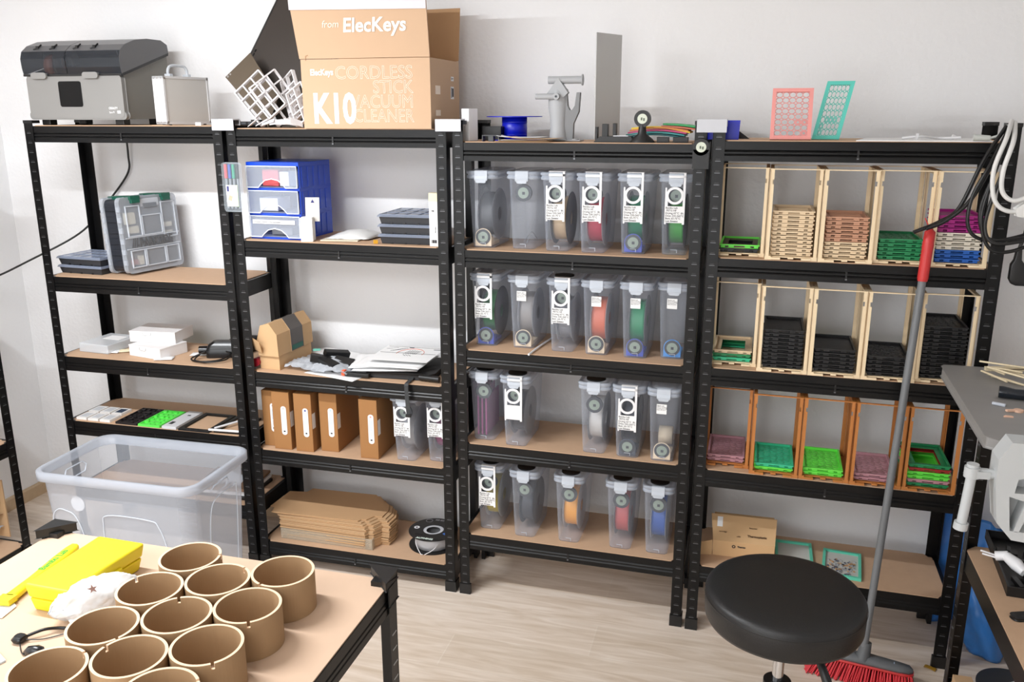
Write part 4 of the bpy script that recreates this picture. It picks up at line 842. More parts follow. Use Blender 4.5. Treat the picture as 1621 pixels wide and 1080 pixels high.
t = thing('laptop_bag', 'flat black bag under the paper stack with hanging strap', 'bag', (1.42, .05, .8795), R(3)); a = MB(); a.prism(rr2(0, .285, 0, .24, .03), 'z', .0, .024); a.build('body', mat('bag_fabric', (38, 36, 36), .8), t, bevel=.008)
a = MB(); 
sp = [(.205, .03, .012), (.205, -.03, .006), (.204, -.072, .004), (.204, -.078, -.004), (.206, -.078, -.05), (.210, -.078, -.118)]
for p, q in zip(sp[:-1], sp[1:]): a.hexa([(p[0]-.008, p[1], p[2]), (p[0]+.008, p[1], p[2]), (p[0]+.008, p[1]+.001, p[2]+.0015), (p[0]-.008, p[1]+.001, p[2]+.0015), (q[0]-.008, q[1], q[2]), (q[0]+.008, q[1], q[2]), (q[0]+.008, q[1]+.001, q[2]+.0015), (q[0]-.008, q[1]+.001, q[2]+.0015)])
a.build('strap', mat('strap_grey', (52, 54, 56), .7), t); a = MB(); a.box(.199, .221, -.082, -.074, -.130, -.118); a.build('buckle', BPL, t, bevel=.001)
for k, (x, y, w_, d_, rz) in enumerate(((1.375, .03, .27, .19, 7), (1.355, .045, .28, .19, 12), (1.37, .055, .27, .2, 3), (1.40, .06, .26, .20, -5))):
    sheet(w_, d_, (x, y, .9055+k*.0055), R(rz), '%s sheet in the paper stack on the flat black bag' % ('lowest', 'second lowest', 'second highest', 'highest')[k], seed=20+k, curl=.009)
tp = thing('drawing_sheet', 'printed sheet with red circle drawing atop the paper stack', 'paper', (1.415, .095, .938), 0, None, rot=(R(3), R(-2), R(-4)))
a = MB(); a.box(0, .265, 0, .19, 0, .0006); a.build('paper', PAPER, tp)
RL = mat('red_line', (215, 120, 90), .6); a = MB(); a.tube([(.145+.058*math.cos(R(k)), .10+.058*math.sin(R(k)), .0012) for k in range(-10, 191, 10)], .0011, 5); a.build('circle', RL, tp)
a = MB()
for k in range(6): a.obox((.125+k*.01, .115, .0012), (.001, .05-.004*abs(k-2), .0008), (0, 0, -.3))
for k in range(5): a.obox((.06+k*.008, .13+.006*k, .0012), (.035, .001, .0008), (0, 0, .5))
for k in range(3): a.obox((.13+k*.012, .075, .0012), (.022, .0015, .0008), (0, 0, -.7))
a.obox((.135, .100, .0012), (.25, .0012, .0008)); a.obox((.24, .16, .0012), (.03, .004, .0008)); a.obox((.12, .172, .0012), (.02, .006, .0008)); a.obox((.132, .178, .0012), (.24, .0007, .0006)); a.obox((.04, .155, .0012), (.05, .0008, .0006), (0, 0, .4)); a.obox((.165, .098, .0014), (.02, .005, .0008))
a.build('line_drawing', INK, tp)
a = MB(); a.tube([(1.66, .05, .895), (1.745, .04, .895)], .012, 14); solo(a, 'black_tube', BPL, 'black tube end lying by the post, right of paper stack', 'tube')
# ---------------------------------------------------------------- second unit, fourth level: narrow cartons
for k, (x, y, rz, st) in enumerate(((.951, .045, .03, .75), (1.012, .022, .03, .65), (1.112, .022, .03, .65), (1.212, .050, .03, .65), (1.403, .022, .03, .65))):
    nm = ('leftmost', 'second from left', 'middle', 'second from right', 'rightmost')[k]
    t = thing('spool_carton', '%s narrow brown carton with white sticker on second unit' % nm, 'carton', (x, y, .5395), rz, 'narrow brown cartons')
    w_ = .078 if k else .055; h_ = .252 if k else .245; d_ = .225
    a = MB(); a.box(0, w_, 0, d_, 0, h_); a.build('box', CARD2, t, bevel=.0015)
    a = MB(); sx0 = w_*st-.012 if k else w_-.018; a.prism([(p[0], p[1]) for p in rr2(sx0, sx0+.024, .065, .19, .011)], 'y', -.0012, -.0002); s_ = a.build('sticker', PAPER, t)
    a = MB(); a.box(sx0+.006, sx0+.018, -.0018, -.0012, .12, .165, 0); a.disc((sx0+.012, -.0018, .180), .004, .0006, 10, 'y', 1); a.box(sx0+.008, sx0+.016, -.0018, -.0012, .078, .084, 2); a.box(sx0+.007, sx0+.017, -.0018, -.0012, .095, .115, 3)
    a.build('print', [mat('pale_blue_print', (205, 212, 218), .7), mat('dot_%d' % k, ((150, 150, 160), (190, 190, 190), (50, 60, 140), (170, 200, 220), (240, 150, 140))[k], .6), INK, mat('tiny_text', (215, 215, 215), .7)], s_)
    a = MB(); a.box(w_, w_+.0006, .004, .03, .10, .165); a.build('side_label', PAPER, t)
# ---------------------------------------------------------------- second unit, lowest level: bundles of flat cartons
WRAP = clear('stretch_film', (205, 195, 175), .28, .12, .5)
random.seed(21); n_ = 0
for b_, (x, y, rz, n, w_, d_, z0, wr) in enumerate(((.985, .045, -.02, 9, .44, .25, .1165, 1), (.978, .04, -.01, 12, .45, .26, .168, 0))):
    for k in range(n):
        a = MB(); z = z0+k*.0056; jx, jy = random.uniform(-.004, .004), random.uniform(-.004, .004)
        if b_ and k > 8: jx -= .012*(k-8); jy += .004
        P_ = [(.02, 0), (w_-.03, 0), (w_-.022, .018), (w_+.0, .02), (w_+.02, .06), (w_+.055, .06), (w_+.06, .12), (w_+.04, .18), (w_, .20), (w_-.05, d_), (.09, d_), (.08, .22), (0, .21), (-.012, .05), (.012, .045)]
        a.prism(P_, 'z', 0, .0048 if not b_ else .0046)
        solo(a, 'flat_carton', CARD if (k+b_) % 3 else mat('corrugated_dark', (190, 152, 112), .85), '%s flat folded carton in the %s bundle on second unit lowest level' % (ORD[k] if k < n-1 else 'topmost', ('film-wrapped', 'loose upper')[b_]), 'flat carton', 'flat folded cartons', loc=(x+jx, y+jy, z), rot=(0, 0, rz+random.uniform(-.008, .008)+(.015*(k-8) if b_ and k > 8 else 0)))
a = MB(); a.box(1.0, 1.425, .036, .040, .118, .166); a.box(1.425, 1.429, .036, .055, .118, .166); solo(a, 'stretch_film', WRAP, 'clear stretch film around the lower bundle of flat cartons', 'film')
# black spool with white filament
t = thing('filament_spool', 'black printed spool with white filament lying beside flat cartons', 'spool', (1.655, .165, .1165))
a = MB(); a.ring((0, 0, 0), .105, .03, .003, 48); a.build('flange', BPL, t)
a = MB(); a.ring((0, 0, .062), .105, .044, .003, 48, m=0)
a.box(-.062, -.030, -.056, -.052, .0652, .0658, 0)
fl2 = a.build('flange', [mat('gloss_flange', (14, 15, 18), .25)], t)
a = MB(); a.ring((-.075, .0, .0652), .012, .006, .0006, 20); a.build('badge', WHITE, fl2)
a = MB(); a.ring((-.045, .072, .0652), .016, .012, .0006, 20); a.build('ring_mark', mat('mark_grey', (150, 150, 155), .5), fl2)
for k in range(3): 
    a = MB(); a.obox((-.012+k*.022, .086, .0655), (.018, .012, .0006), (0, 0, -.05*k)); a.build('grey_patch', mat('mark_grey', (150, 150, 155), .5), fl2)
text('AUTHING', .0165, mat('glossy_white', (235, 250, 240), .4), fl2, (-.045, -.092, .0655), X=(1, 0, 0), Y=(0, 1, 0), bold=.0006)
a = MB(); a.disc((.075, .03, .0652), .014, .0004, 20); a.obox((.074, -.02, .0654), (.04, .03, .0004), (0, 0, 1.0)); a.build('blue_patch', mat('patch_blue', (60, 110, 190), .2), fl2)  # blue disc and turned rectangle on the top flange
a = MB(); a.lathe([(.03, .003), (.078, .003), (.079, .03), (.078, .062), (.03, .062)], 40); a.build('filament', mat('white_filament', (205, 207, 212), .4, bump=.2, bscale=500), t)
a = MB(); a.tube(bez([(-.055, -.058, .06), (-.05, -.08, .035), (-.02, -.108, .006), (-.008, -.112, .004)]), .0016, 6); a.tube(bez([(.0, -.112, .004), (.03, -.095, .02), (.045, -.07, .035)]), .0016, 6); a.build('loose_strand', WHITE, t)
a = MB(); a.tube(bez([(2.118, -.02, 1.040), (2.13, .10, 1.041), (2.148, .235, 1.041)]), .004, 6); solo(a, 'white_stick', WHITE, 'thin white stick lying between second and third containers, second row', 'stick')
# ---------------------------------------------------------------- right unit, lowest level
t = thing('cardboard_box', 'open brown carton lying on lowest level of right unit', 'box', (2.815, .085, .2715), R(1))
BXC = mat('print_carton', (205, 168, 124), .8)
a = MB(); w_, d_, h_ = .225, .155, .105
a.box(0, w_, 0, .004, 0, .062); a.box(0, w_, d_-.004, d_, 0, h_); a.box(0, .004, .004, d_-.004, 0, .062); a.box(w_-.004, w_, .004, d_-.004, 0, .062); a.box(.004, w_-.004, .004, d_-.004, 0, .004); a.build('box', BXC, t)
a = MB(); a.hexa([(0, .0, .062), (w_, .0, .062), (w_, .004, .062), (0, .004, .062), (-.012, .085, .130), (w_+.006, .085, .130), (w_+.006, .089, .130), (-.012, .089, .130)]); a.build('lid', BXC, t)
a = MB(); a.hexa([(-.06, -.01, .0), (-.002, .0, .0), (-.002, .004, .0), (-.06, -.006, .0), (-.06, -.01, .045), (-.002, .0, .062), (-.002, .004, .062), (-.06, -.006, .045)]); a.build('side_flap', BXC, t)
LY = (0, .78, .62)
for s_, sz, px, pv, b_ in (('Thermoplastic', .012, .125, .025, .0004), ('cartridge', .008, .02, .035, 0), ('refill', .008, .085, .02, 0), ('Recycled', .008, .13, .06, 0)):
    text(s_, sz, mat('brown_print', (90, 66, 44), .7), t, (px, pv*.78-.001, .062+pv*.62+.0018), Y=LY, bold=b_)
text('O', .016, INK, t, (.07, -.001, .038), bold=.0008); text('Thermo', .009, INK, t, (.09, -.001, .041), bold=.0005)
a = MB(); a.hexa([(.012, .045, .0985), (.032, .045, .0985), (.032, .047, .097), (.012, .047, .097), (.012, .077, .1245), (.032, .077, .1245), (.032, .079, .123), (.012, .079, .123)]); a.build('barcode_label', PAPER, t)
for x, y, rz, lb in ((3.045, .06, -.01, 'turquoise frame lying flat right of the open brown carton'), (3.205, .035, -.10, 'turquoise frame of small parts lying on right unit lowest level')):
    t = thing('puzzle_board', lb, 'board', (x, y, .2715), rz); m = mat('display_teal', (95, 205, 175), .45); w_, d_ = .135, .195
    a = MB(); a.box(0, w_, 0, .01, 0, .012); a.box(0, w_, d_-.01, d_, 0, .012); a.box(0, .01, .01, d_-.01, 0, .012); a.box(w_-.01, w_, .01, d_-.01, 0, .012); a.build('rim', m, t)
    a = MB(); a.box(.01, w_-.01, .01, d_-.01, .002, .004); a.build('backing', mat('pale_backing', (200, 200, 195), .6), t)
    if rz < -.05:
        a = MB(); rnd = random.Random(5)
        for k in range(90): a.obox((rnd.uniform(.02, w_-.02), rnd.uniform(.015, .13), .0065), (rnd.uniform(.004, .012), rnd.uniform(.003, .008), .003), (0, 0, rnd.uniform(0, 3)), rnd.choice((0, 0, 1, 2)))
        solo(a, 'small_parts', [mat('bit_grey', (170, 172, 176), .5), mat('bit_tan', (190, 150, 110), .6), mat('bit_slate', (80, 85, 100), .5)], 'tiny loose parts heaped inside the turquoise frame on lowest level', 'parts', loc=(x, y, .2715), rot=(0, 0, rz), kind='stuff')

# ---------------------------------------------------------------- big clear tub
t = thing('storage_tub', 'large empty clear plastic tub standing before the leftmost shelf unit', 'tub', (.635, -.315, 0), R(1.5))
TUB = clear('tub_plastic', (200, 205, 214), .29, .22, .40); TUBR = clear('tub_rim', (196, 202, 212), .42, .25, .35)
H_ = .585
def rr(hx, hy, r, z): return rrect(-hx, hx, -hy, hy, r, z, 7)
a = MB(); a.loft([rr(.292, .158, .04, .006), rr(.298, .164, .045, .0), rr(.303, .168, .05, .012), rr(.318, .182, .055, .30), rr(.331, .196, .06, H_-.035)], cap0=True, cap1=False); body = a.build('shell', TUB, t)
yy = lambda z: -(.1695+(.1965-.168)*(z/H_)+.0015)
for x0, x1 in ((-.30, -.16), (-.075, .20)):
    a = MB(); a.tube(bez([(x0-.0, yy(.03), .03), (x0+.004, yy(.2), .2), (x0+.012, yy(.38), .38), (x0+.04, yy(.43), .43), (x1-.06, yy(.43), .43), (x1-.02, yy(.41), .405), (x1+.006, yy(.3), .3), (x1+.03, yy(.03), .03)], 6), .0022, 5); a.build('embossed_rib', CLIP, t)
xx = lambda z: .3045+(.331-.303)*(z/H_)+.001
a = MB(); a.tube(bez([(xx(.03), -.085, .03), (xx(.3), -.083, .3), (xx(.43), -.07, .43), (xx(.47), -.03, .47), (xx(.47), .08, .47), (xx(.43), .11, .43), (xx(.03), .10, .03)], 6), .0022, 5); a.build('embossed_rib', CLIP, t)
a = MB()
a.loft([rr(.331, .196, .06, H_-.038), rr(.345, .21, .065, H_-.036), rr(.352, .217, .07, H_-.034), rr(.352, .217, .07, H_-.004), rr(.346, .211, .066, H_), rr(.336, .201, .06, H_), rr(.331, .196, .06, H_-.006), rr(.331, .196, .06, H_-.038)], cap0=False, cap1=False); a.build('rim', TUBR, t)
for sx in (-1, 1):
    a = MB(); a.tube([(sx*.325, -.06, H_-.075), (sx*.331, -.045, H_-.06), (sx*.331, .045, H_-.06), (sx*.325, .06, H_-.075), (sx*.322, .045, H_-.10), (sx*.322, -.045, H_-.10), (sx*.325, -.06, H_-.075)], .003, 6); a.build('hand_hole', CLIP, t)
a = MB(); a.disc((-.17, -.185, .46), .030, .0012, 24, 'y'); a.build('round_sticker', mat('pale_sticker', (225, 226, 228), .6), t)
# ---------------------------------------------------------------- table in the foreground
ZT = .88
tab = thing('work_table', 'low black framed table with tan board in the left foreground', 'table', (1.225, -2.12, 0))
TW, TD = .925, .755
for cx, cy, sx, sy in ((0, 0, 1, 1), (TW, 0, -1, 1), (0, TD, 1, -1), (TW, TD, -1, -1)):
    o = upright('upright', tab, cx, cy, sx, sy, ZT+.012)
    a = MB()     # bright slot edges on the outer sides
    z = .06
    while z < ZT-.12:
        a.box(cx-sx*.0012 if sx > 0 else cx, cx if sx > 0 else cx+.0012, min(cy+sy*.008, cy+sy*.03), max(cy+sy*.008, cy+sy*.03), z, z+.0025)
        a.box(min(cx+sx*.008, cx+sx*.03), max(cx+sx*.008, cx+sx*.03), cy-sy*.0012 if sy > 0 else cy, cy if sy > 0 else cy+.0012, z, z+.0025); z += .0385
    a.build('slot_edges', mat('slot_bright', (200, 202, 205), .35, .6), o)
    c = MB(); e = .004
    tri = [(cx-sx*e, cy-sy*e), (cx+sx*.062, cy-sy*e), (cx-sx*e, cy+sy*.062)]
    c.prism(tri, 'z', ZT+.004, ZT+.026); c.prism([(cx-sx*e, cy-sy*e), (cx+sx*.046, cy-sy*e), (cx+sx*.046, cy), (cx, cy), (cx, cy+sy*.046), (cx-sx*e, cy+sy*.046)], 'z', ZT-.045, ZT+.004)
    c.build('corner_cap', BPL, tab, bevel=.002)
for y, s in ((0, 1), (TD, -1)): beam_x(tab, .0045, TW-.0045, y, s, ZT-.003, s > 0)
for x, s in ((0, 1), (TW, -1)):
    pr = [(0, 0), (0, -.026), (.003, -.029), (0, -.032), (0, -.040), (.003, -.043), (0, -.046), (0, -BH), (.014, -BH), (.014, 0)]
    MB().prism([(x+s*(a_+.0035), ZT-.003+b_) for a_, b_ in pr], 'y', .0045, TD-.0045).build('beam', BLACK, tab)
c = .045
MB().prism([(.006, .006+c), (.006+c, .006), (TW-.006-c, .006), (TW-.006, .006+c), (TW-.006, TD-.006-c), (TW-.006-c, TD-.006), (.006+c, TD-.006), (.006, TD-.006-c)], 'z', ZT-.003, ZT).build('table_board', mat('mdf_table', (200, 171, 146), .7, var=.04, scale=25), tab)
MB().box(.02, TW-.02, .019, TD-.019, ZT-.010, ZT-.003).build('board_core', MDF, tab)
# ---------------------------------------------------------------- cardboard rings
TUBE = mat('cardboard_ring', (160, 129, 94), .75, var=.05, scale=20); TUBEE = mat('cut_edge', (226, 196, 164), .8)
def ring_mesh():
    a = MB(); ro, ri, h = .0655, .0600, .085; n = 64
    vs = []; fs = []
    def zt(k): return h-.010 if k % n == 0 else h
    for k in range(n):
        a0, a1 = 2*math.pi*k/n, 2*math.pi*(k+1)/n
        h0 = h-.011 if k == 0 else h
        P = lambda r_, an, z: (r_*math.cos(an), r_*math.sin(an), z)
        a.add([P(ro, a0, 0), P(ro, a1, 0), P(ro, a1, h0), P(ro, a0, h0)], [(0, 1, 2, 3)], 0, True)
        a.add([P(ri, a0, 0), P(ri, a1, 0), P(ri, a1, h0), P(ri, a0, h0)], [(3, 2, 1, 0)], 0, True)
        a.add([P(ro, a0, h0), P(ro, a1, h0), P(ri, a1, h0), P(ri, a0, h0)], [(0, 1, 2, 3)], 1)
        if k == 0:
            for an in (a0, a1): a.add([P(ro, an, h0), P(ri, an, h0), P(ri, an, h), P(ro, an, h)], [(0, 1, 2, 3)], 1)
    return a.mesh('cardboard_ring', [TUBE, TUBEE])
RM = ring_mesh()
RP = [(1.740, -1.529, 20, 'rearmost left'), (1.967, -1.531, -110, 'rearmost right'), (1.8535, -1.5965, 60, 'second row middle'), (1.740, -1.664, 150, 'left one of third row'), (1.967, -1.6665, -60, 'right one of third row'), (1.8535, -1.732, 120, 'middle one of fourth row'),
      (1.740, -1.800, -30, 'left one of fifth row'), (1.967, -1.802, -50, 'right one of fifth row'), (1.8535, -1.868, 165, 'middle one of sixth row'), (1.740, -1.936, 60, 'frontmost left, cut by frame'), (1.967, -1.938, 40, 'frontmost right, cut by frame')]
for x, y, an, lb in RP:
    o = bpy.data.objects.new('cardboard_ring', RM); C.objects.link(o); o.location = (x, y, ZT+.0003); o.rotation_euler = (0, 0, R(an))
    tag(o, 'open cardboard ring on the table, %s' % lb, 'ring', 'cardboard rings on the table')
# yellow box, scraper, bag, lanyard
YEL = mat('bright_yellow', (226, 208, 30), .45)
t = thing('yellow_box', 'bright yellow lidded box lying on the foreground table', 'box', (1.447, -1.688, ZT+.0004), 0)
a = MB(); a.hexa([(.010, .004, 0), (.086, .004, 0), (.150, .205, 0), (.03, .205, 0), (0, 0, .062), (.112, -.002, .062), (.130, .222, .062), (.0, .222, .062)]); 
a = MB(); a.loft([[(p[0], p[1], 0) for p in [(.012, .006), (.096, .003), (.117, .205), (.020, .208)]], [(p[0], p[1], .030) for p in [(.006, .002), (.104, .0), (.123, .212), (.008, .214)]]], smooth=False); a.build('base', YEL, t, bevel=.004)
a = MB(); a.loft([[(p[0], p[1], .031) for p in [(.005, .001), (.105, -.001), (.124, .213), (.007, .215)]], [(p[0], p[1], .064) for p in [(.0, -.002), (.111, -.004), (.128, .220), (.0, .222)]]], smooth=False); a.build('lid', YEL, t, bevel=.006, seg=3)
a = MB(); a.obox((.119, .12, .034), (.008, .05, .012), (0, .05, -.08)); a.obox((.121, .105, .026), (.008, .012, .018), (0, 0, -.08)); a.obox((.123, .135, .026), (.008, .012, .018), (0, 0, -.08)); a.build('hasp', YEL, t, bevel=.002)
t = thing('scraper', 'yellow handled scraper with white blade beside the yellow box', 'scraper', (1.385, -1.672, ZT+.0005), R(98))
a = MB(); a.loft([[(x, y*w_, z0) for y, z0 in ((-1, .006), (-.6, .002), (.6, .002), (1, .006), (1, .014), (.6, .018), (-.6, .018), (-1, .014))] for x, w_ in ((0, .014), (.03, .013), (.075, .0105), (.12, .013), (.17, .0155), (.215, .015), (.23, .010))], smooth=True); a.build('handle', YEL, t)
a = MB(); a.prism([(-.022, -.014), (.002, -.016), (.002, .016), (-.022, .014)], 'z', .006, .018); a.build('blade_clamp', YEL, t, bevel=.001)
a = MB(); a.prism([(-.06, -.026), (-.016, -.026), (-.004, -.012), (-.004, .02), (-.02, .028), (-.06, .028)], 'z', .001, .003); a.build('blade', WHITE, t)
text('Bambu Lab', .021, mat('logo_green', (60, 160, 60), .5), t, (.105, -.006, .0185), X=(1, 0, 0), Y=(0, 1, 0), bold=.0003)
random.seed(4)
a = MB(); PB = clear('foggy_bag', (232, 232, 232), .62, .3, .3)
def bagf(u, v): 
    th = 2*math.pi*u; s_ = math.sin(math.pi*v)**.55
    return (.052*math.cos(th)*s_*(1+.10*math.sin(3*th+2+6*v)), (v-.5)*.185, .036+.036*math.sin(th)*s_*(1+.12*math.sin(5*th+9*v)))
off = {}
def bagc(u, v):
    k = (round(u*36) % 36, round(v*28))
    if k not in off: off[k] = [random.uniform(-.0026, .0026) for _ in range(3)]
    p = bagf(u, v); q = off[k]; return (p[0]+q[0], p[1]+q[1], max(.001, p[2]+q[2]))
a.grid(bagc, 36, 28, smooth=True)
t = thing('plastic_bag', 'crumpled whitish bag with small brown star beside the yellow box', 'bag', (1.590, -1.650, ZT), R(-28)); a.build('film', PB, t)
a = MB(); st = []
for k in range(10):
    r_ = .0105 if k % 2 == 0 else .004; st.append((r_*math.sin(k*math.pi/5), r_*math.cos(k*math.pi/5)))
a.prism(st, 'z', 0, .0006); a.build('star_print', mat('brown_star', (130, 95, 85), .6), t, loc=(.036, -.016, .0735), rot=(R(10), R(42), .3))
a = MB(); a.grid(crumple(lambda u, v: ((u-.5)*.07, (v-.5)*.13, .012+.025*math.sin(math.pi*u)*math.sin(math.pi*v)), 14, 20, .004, 12), 14, 20, smooth=False); solo(a, 'tissue', mat('tissue_white', (232, 232, 230), .8), 'crumpled white tissue wrapped inside the bag with the star', 'tissue', loc=(1.590, -1.650, ZT+.002), rot=(0, 0, R(-28)), solid=.0008)
t = thing('earphones', 'small black clip and cord lying on the table before the bag', 'cord', (0, 0, ZT)); gb = mat('gloss_black', (18, 19, 22), .25)
a = MB(); a.loft([rrect(1.508, 1.530, -1.795, -1.772, .007, .002), rrect(1.505, 1.533, -1.797, -1.770, .009, .008), rrect(1.510, 1.530, -1.792, -1.775, .007, .014)]); a.build('clip', gb, t)
a = MB(); a.tube(bez([(1.528, -1.772, .008), (1.548, -1.752, .012), (1.565, -1.735, .008), (1.582, -1.728, .006)]), .0032, 6); a.tube(bez([(1.533, -1.782, .006), (1.56, -1.768, .003), (1.585, -1.745, .003), (1.60, -1.735, .004)]), .0012, 5); a.tube(bez([(1.53, -1.795, .005), (1.553, -1.815, .003), (1.57, -1.82, .004), (1.60, -1.80, .006)]), .0014, 5); a.build('cord', gb, t)
a = MB(); a.loft([[(x, -1.815+y, z) for y, z in ((-.013*w_, .003), (0, .001), (.013*w_, .003), (.010*w_, .016*w_+.003), (0, .021*w_+.003), (-.010*w_, .016*w_+.003))] for x, w_ in ((1.560, .25), (1.572, .8), (1.588, 1), (1.600, .9), (1.608, .3))]); a.build('earpiece', gb, t)
a = MB(); a.prism([(0, 0), (.03, -.005), (.04, .03), (.0, .05)], 'z', 0, .004); solo(a, 'paper_scrap', mat('pale_blue_paper', (196, 208, 216), .7), 'pale blue paper scrap at left table edge near the frame', 'paper', loc=(1.505, -1.875, ZT+.0004))
# ---------------------------------------------------------------- stool
t = thing('stool', 'round black padded stool on a chrome column in right foreground', 'stool', (3.012, -1.0, 0)); ZS = .78; rs = .188
a = MB(); a.lathe([(.0001, ZS), (.12, ZS), (.172, ZS-.0015), (.183, ZS-.005), (.1885, ZS-.013), (.189, ZS-.035), (.188, ZS-.072), (.183, ZS-.082), (.16, ZS-.086), (.0001, ZS-.086)], 72); a.build('seat', mat('black_vinyl', (16, 16, 17), .46, bump=.08, bscale=260), t)
a = MB(); a.lathe([(.1895, ZS-.020), (.1905, ZS-.022), (.1895, ZS-.024)], 72); a.build('piping', mat('black_vinyl', (20, 20, 21), .38), t)
CH = mat('chrome', (210, 212, 215), .12, 1)
a = MB(); a.disc((0, 0, .46), .014, .22, 24); a.disc((0, 0, .05), .026, .44, 28, r2=.025); a.build('column', CH, t)
a = MB(); a.ring((0, 0, .485), .034, .0145, .04, 32); a.disc((0, 0, .68), .05, .014, 28); a.box(-.09, .09, -.03, .03, .688, .6935); a.box(-.03, .03, -.09, .09, .688, .6935); a.build('collar', BPL, t)
a = MB(); a.tube([(.02, -.02, .682), (.07, -.08, .676), (.085, -.105, .66)], .004, 8); a.tube([(.083, -.10, .662), (.098, -.13, .635), (.115, -.155, .60)], [.009, .011, .008], 10); a.build('lever', BPL, t)
for k in range(5):
    an = R(72*k+20); a = MB(); a.tube([(0, 0, .09), (.10*math.cos(an), .10*math.sin(an), .085), (.25*math.cos(an), .25*math.sin(an), .066)], [.018, .016, .011], 8); lg = a.build('leg', CH, t)
    a = MB(); a.disc((.25*math.cos(an)-.012, .25*math.sin(an), .026), .026, .024, 16, 'x'); a.build('castor', BPL, lg)
# ---------------------------------------------------------------- broom
t = thing('broom', 'broom with grey handle, red grip and red bristles leaning on the right unit', 'broom', (3.345, -.150, 0))
v0, v1 = Vector((0, 0, .10)), Vector((.062, .095, 1.408)); d = (v1-v0)
a = MB(); a.tube([v0, v0+d*.985], .0125, 16); a.build('handle', mat('handle_grey', (112, 115, 118), .4), t)
RG = mat('red_grip', (200, 52, 52), .4)
a = MB(); a.tube([v0+d*.982, v0+d*.99, v0+d*1.06, v0+d*1.068, v0+d*1.076, v0+d*1.10, v0+d*1.108], [.0145, .0165, .0165, .0175, .0165, .016, .006], 20); a.tube(bez([v0+d*1.105, v0+d*1.118+Vector((-.012, 0, .004)), v0+d*1.125+Vector((-.02, 0, .01))], 5), .002, 6); a.build('grip', RG, t)
# head: long block with rounded ends
HX = lambda u: Vector((-.155+u*.315, -.020-.0*u, 0)) 
hd = bpy.data.objects.new('broom_head', None); 
a = MB()
rings = []
for u, w_, h_ in ((0, .3, .5), (.04, .8, .9), (.15, 1, 1), (.45, 1, 1.25), (.58, 1, 1.25), (.85, 1, 1), (.96, .8, .9), (1, .3, .5)):
    x = -.15+.31*u; rings.append([(x, -.022*w_, .062), (x, -.026*w_, .072), (x, -.016*w_, .062+.022*h_), (x, .016*w_, .062+.022*h_), (x, .026*w_, .072), (x, .022*w_, .062)])
a.loft(rings); a.tube([(0.0, 0, .075), (.003, .003, .10), (.006, .01, .135)], [.026, .021, .018], 16); head = a.build('head_block', mat('broom_grey', (92, 95, 98), .45), t); head.rotation_euler = (0, 0, R(-9))
a = MB(); a.loft([[(x, -.027*w_, .056), (x, -.030*w_, .064), (x, .030*w_, .064), (x, .027*w_, .056)] for x, w_ in ((-.152, .3), (-.145, .8), (-.12, 1), (.13, 1), (.155, .8), (.163, .3))]); a.build('red_rim', RG, head)
BR = mat('red_bristles', (205, 45, 55), .5); rnd = random.Random(2); a = MB()
for i in range(34):
    for j in range(7):
        x = -.145+.30*i/33; y = -.022+.044*j/6; sp_ = 1.0+.16; 
        for q in range(2): a.tube([(x+rnd.uniform(-.002, .002), y, .060), (x*sp_+rnd.uniform(-.006, .006)-.012, y*1.9+rnd.uniform(-.006, .006)-.012, .003)], [.0022, .0030], 4)
tag(a.build('bristles', BR, head), kind='stuff')
a = MB(); a.prism([(0, 0), (.016, 0), (.016, .012), (0, .012)], 'z', .0845, .0850); a.build('sticker', mat('blue_white', (170, 190, 215), .5), head, loc=(.085, -.006, 0))
a = MB(); a.grid(crumple(lambda u, v: (u*.04, v*.02, .003*math.sin(math.pi*u)), 6, 4, .002, 2), 6, 4); solo(a, 'leaf', mat('amber_leaf', (170, 130, 40), .5), 'small amber leaf on the floor by the right unit foot', 'leaf', loc=(3.565, -.035, .001), rot=(0, 0, -.5), solid=.0006)
# ---------------------------------------------------------------- right: worktop on its frame
t = thing('workbench', 'grey topped workbench with black frame at the right edge', 'workbench', (3.575, -.80, 0))
a = MB(); a.prism([(-.085+.012, .06), (-.10+.0, .08), (-.085, .715), (-.075, .730), (1.1, .75), (1.1, .05), (-.05, .05)], 'z', 1.088, 1.12); a.build('worktop', mat('grey_laminate', (140, 138, 136), .5, var=.08, scale=5, stretch=(1, 3, 1)), t, bevel=.005)
for cx, cy, sx, sy in ((0, -.34, 1, 1), (.95, -.34, -1, 1), (0, .535, 1, -1), (.95, .535, -1, -1)):
    o = upright('upright', t, cx, cy, sx, sy, 1.088 if cy > 0 else .62, False)
    if cx == 0 and cy > 0:
        a = MB(); z = .05
        while z < 1.04: a.box(.012, .028, cy-.0045, cy-.003, z, z+.0016); a.box(-.0012, 0, cy-.03, cy-.012, z, z+.0016); z += .0385
        a.disc((-.002, cy-.02, .985), .004, .002, 8, 'x'); a.disc((-.002, cy-.02, .94), .004, .002, 8, 'x'); a.disc((-.002, cy-.02, .32), .004, .002, 8, 'x')
        a.build('slot_edges', SLOT, o)
for z in (1.085, .60, .125):
    y0_ = -.32 if z < 1 else .10
    if z < 1: beam_x(t, .0045, .9455, -.34, 1, z-.003)
    beam_x(t, .0045, .9455, .535, -1, z-.003, False); beam_y(t, 0, 1, y0_, .515, z-.003); beam_y(t, .95, -1, y0_, .515, z-.003)
    if z < 1: MB().prism([(.004, -.306), (.034, -.336), (.916, -.336), (.946, -.306), (.946, .501), (.916, .531), (.034, .531), (.004, .501)], 'z', z-.008, z).build('shelf_board', MDF, t)
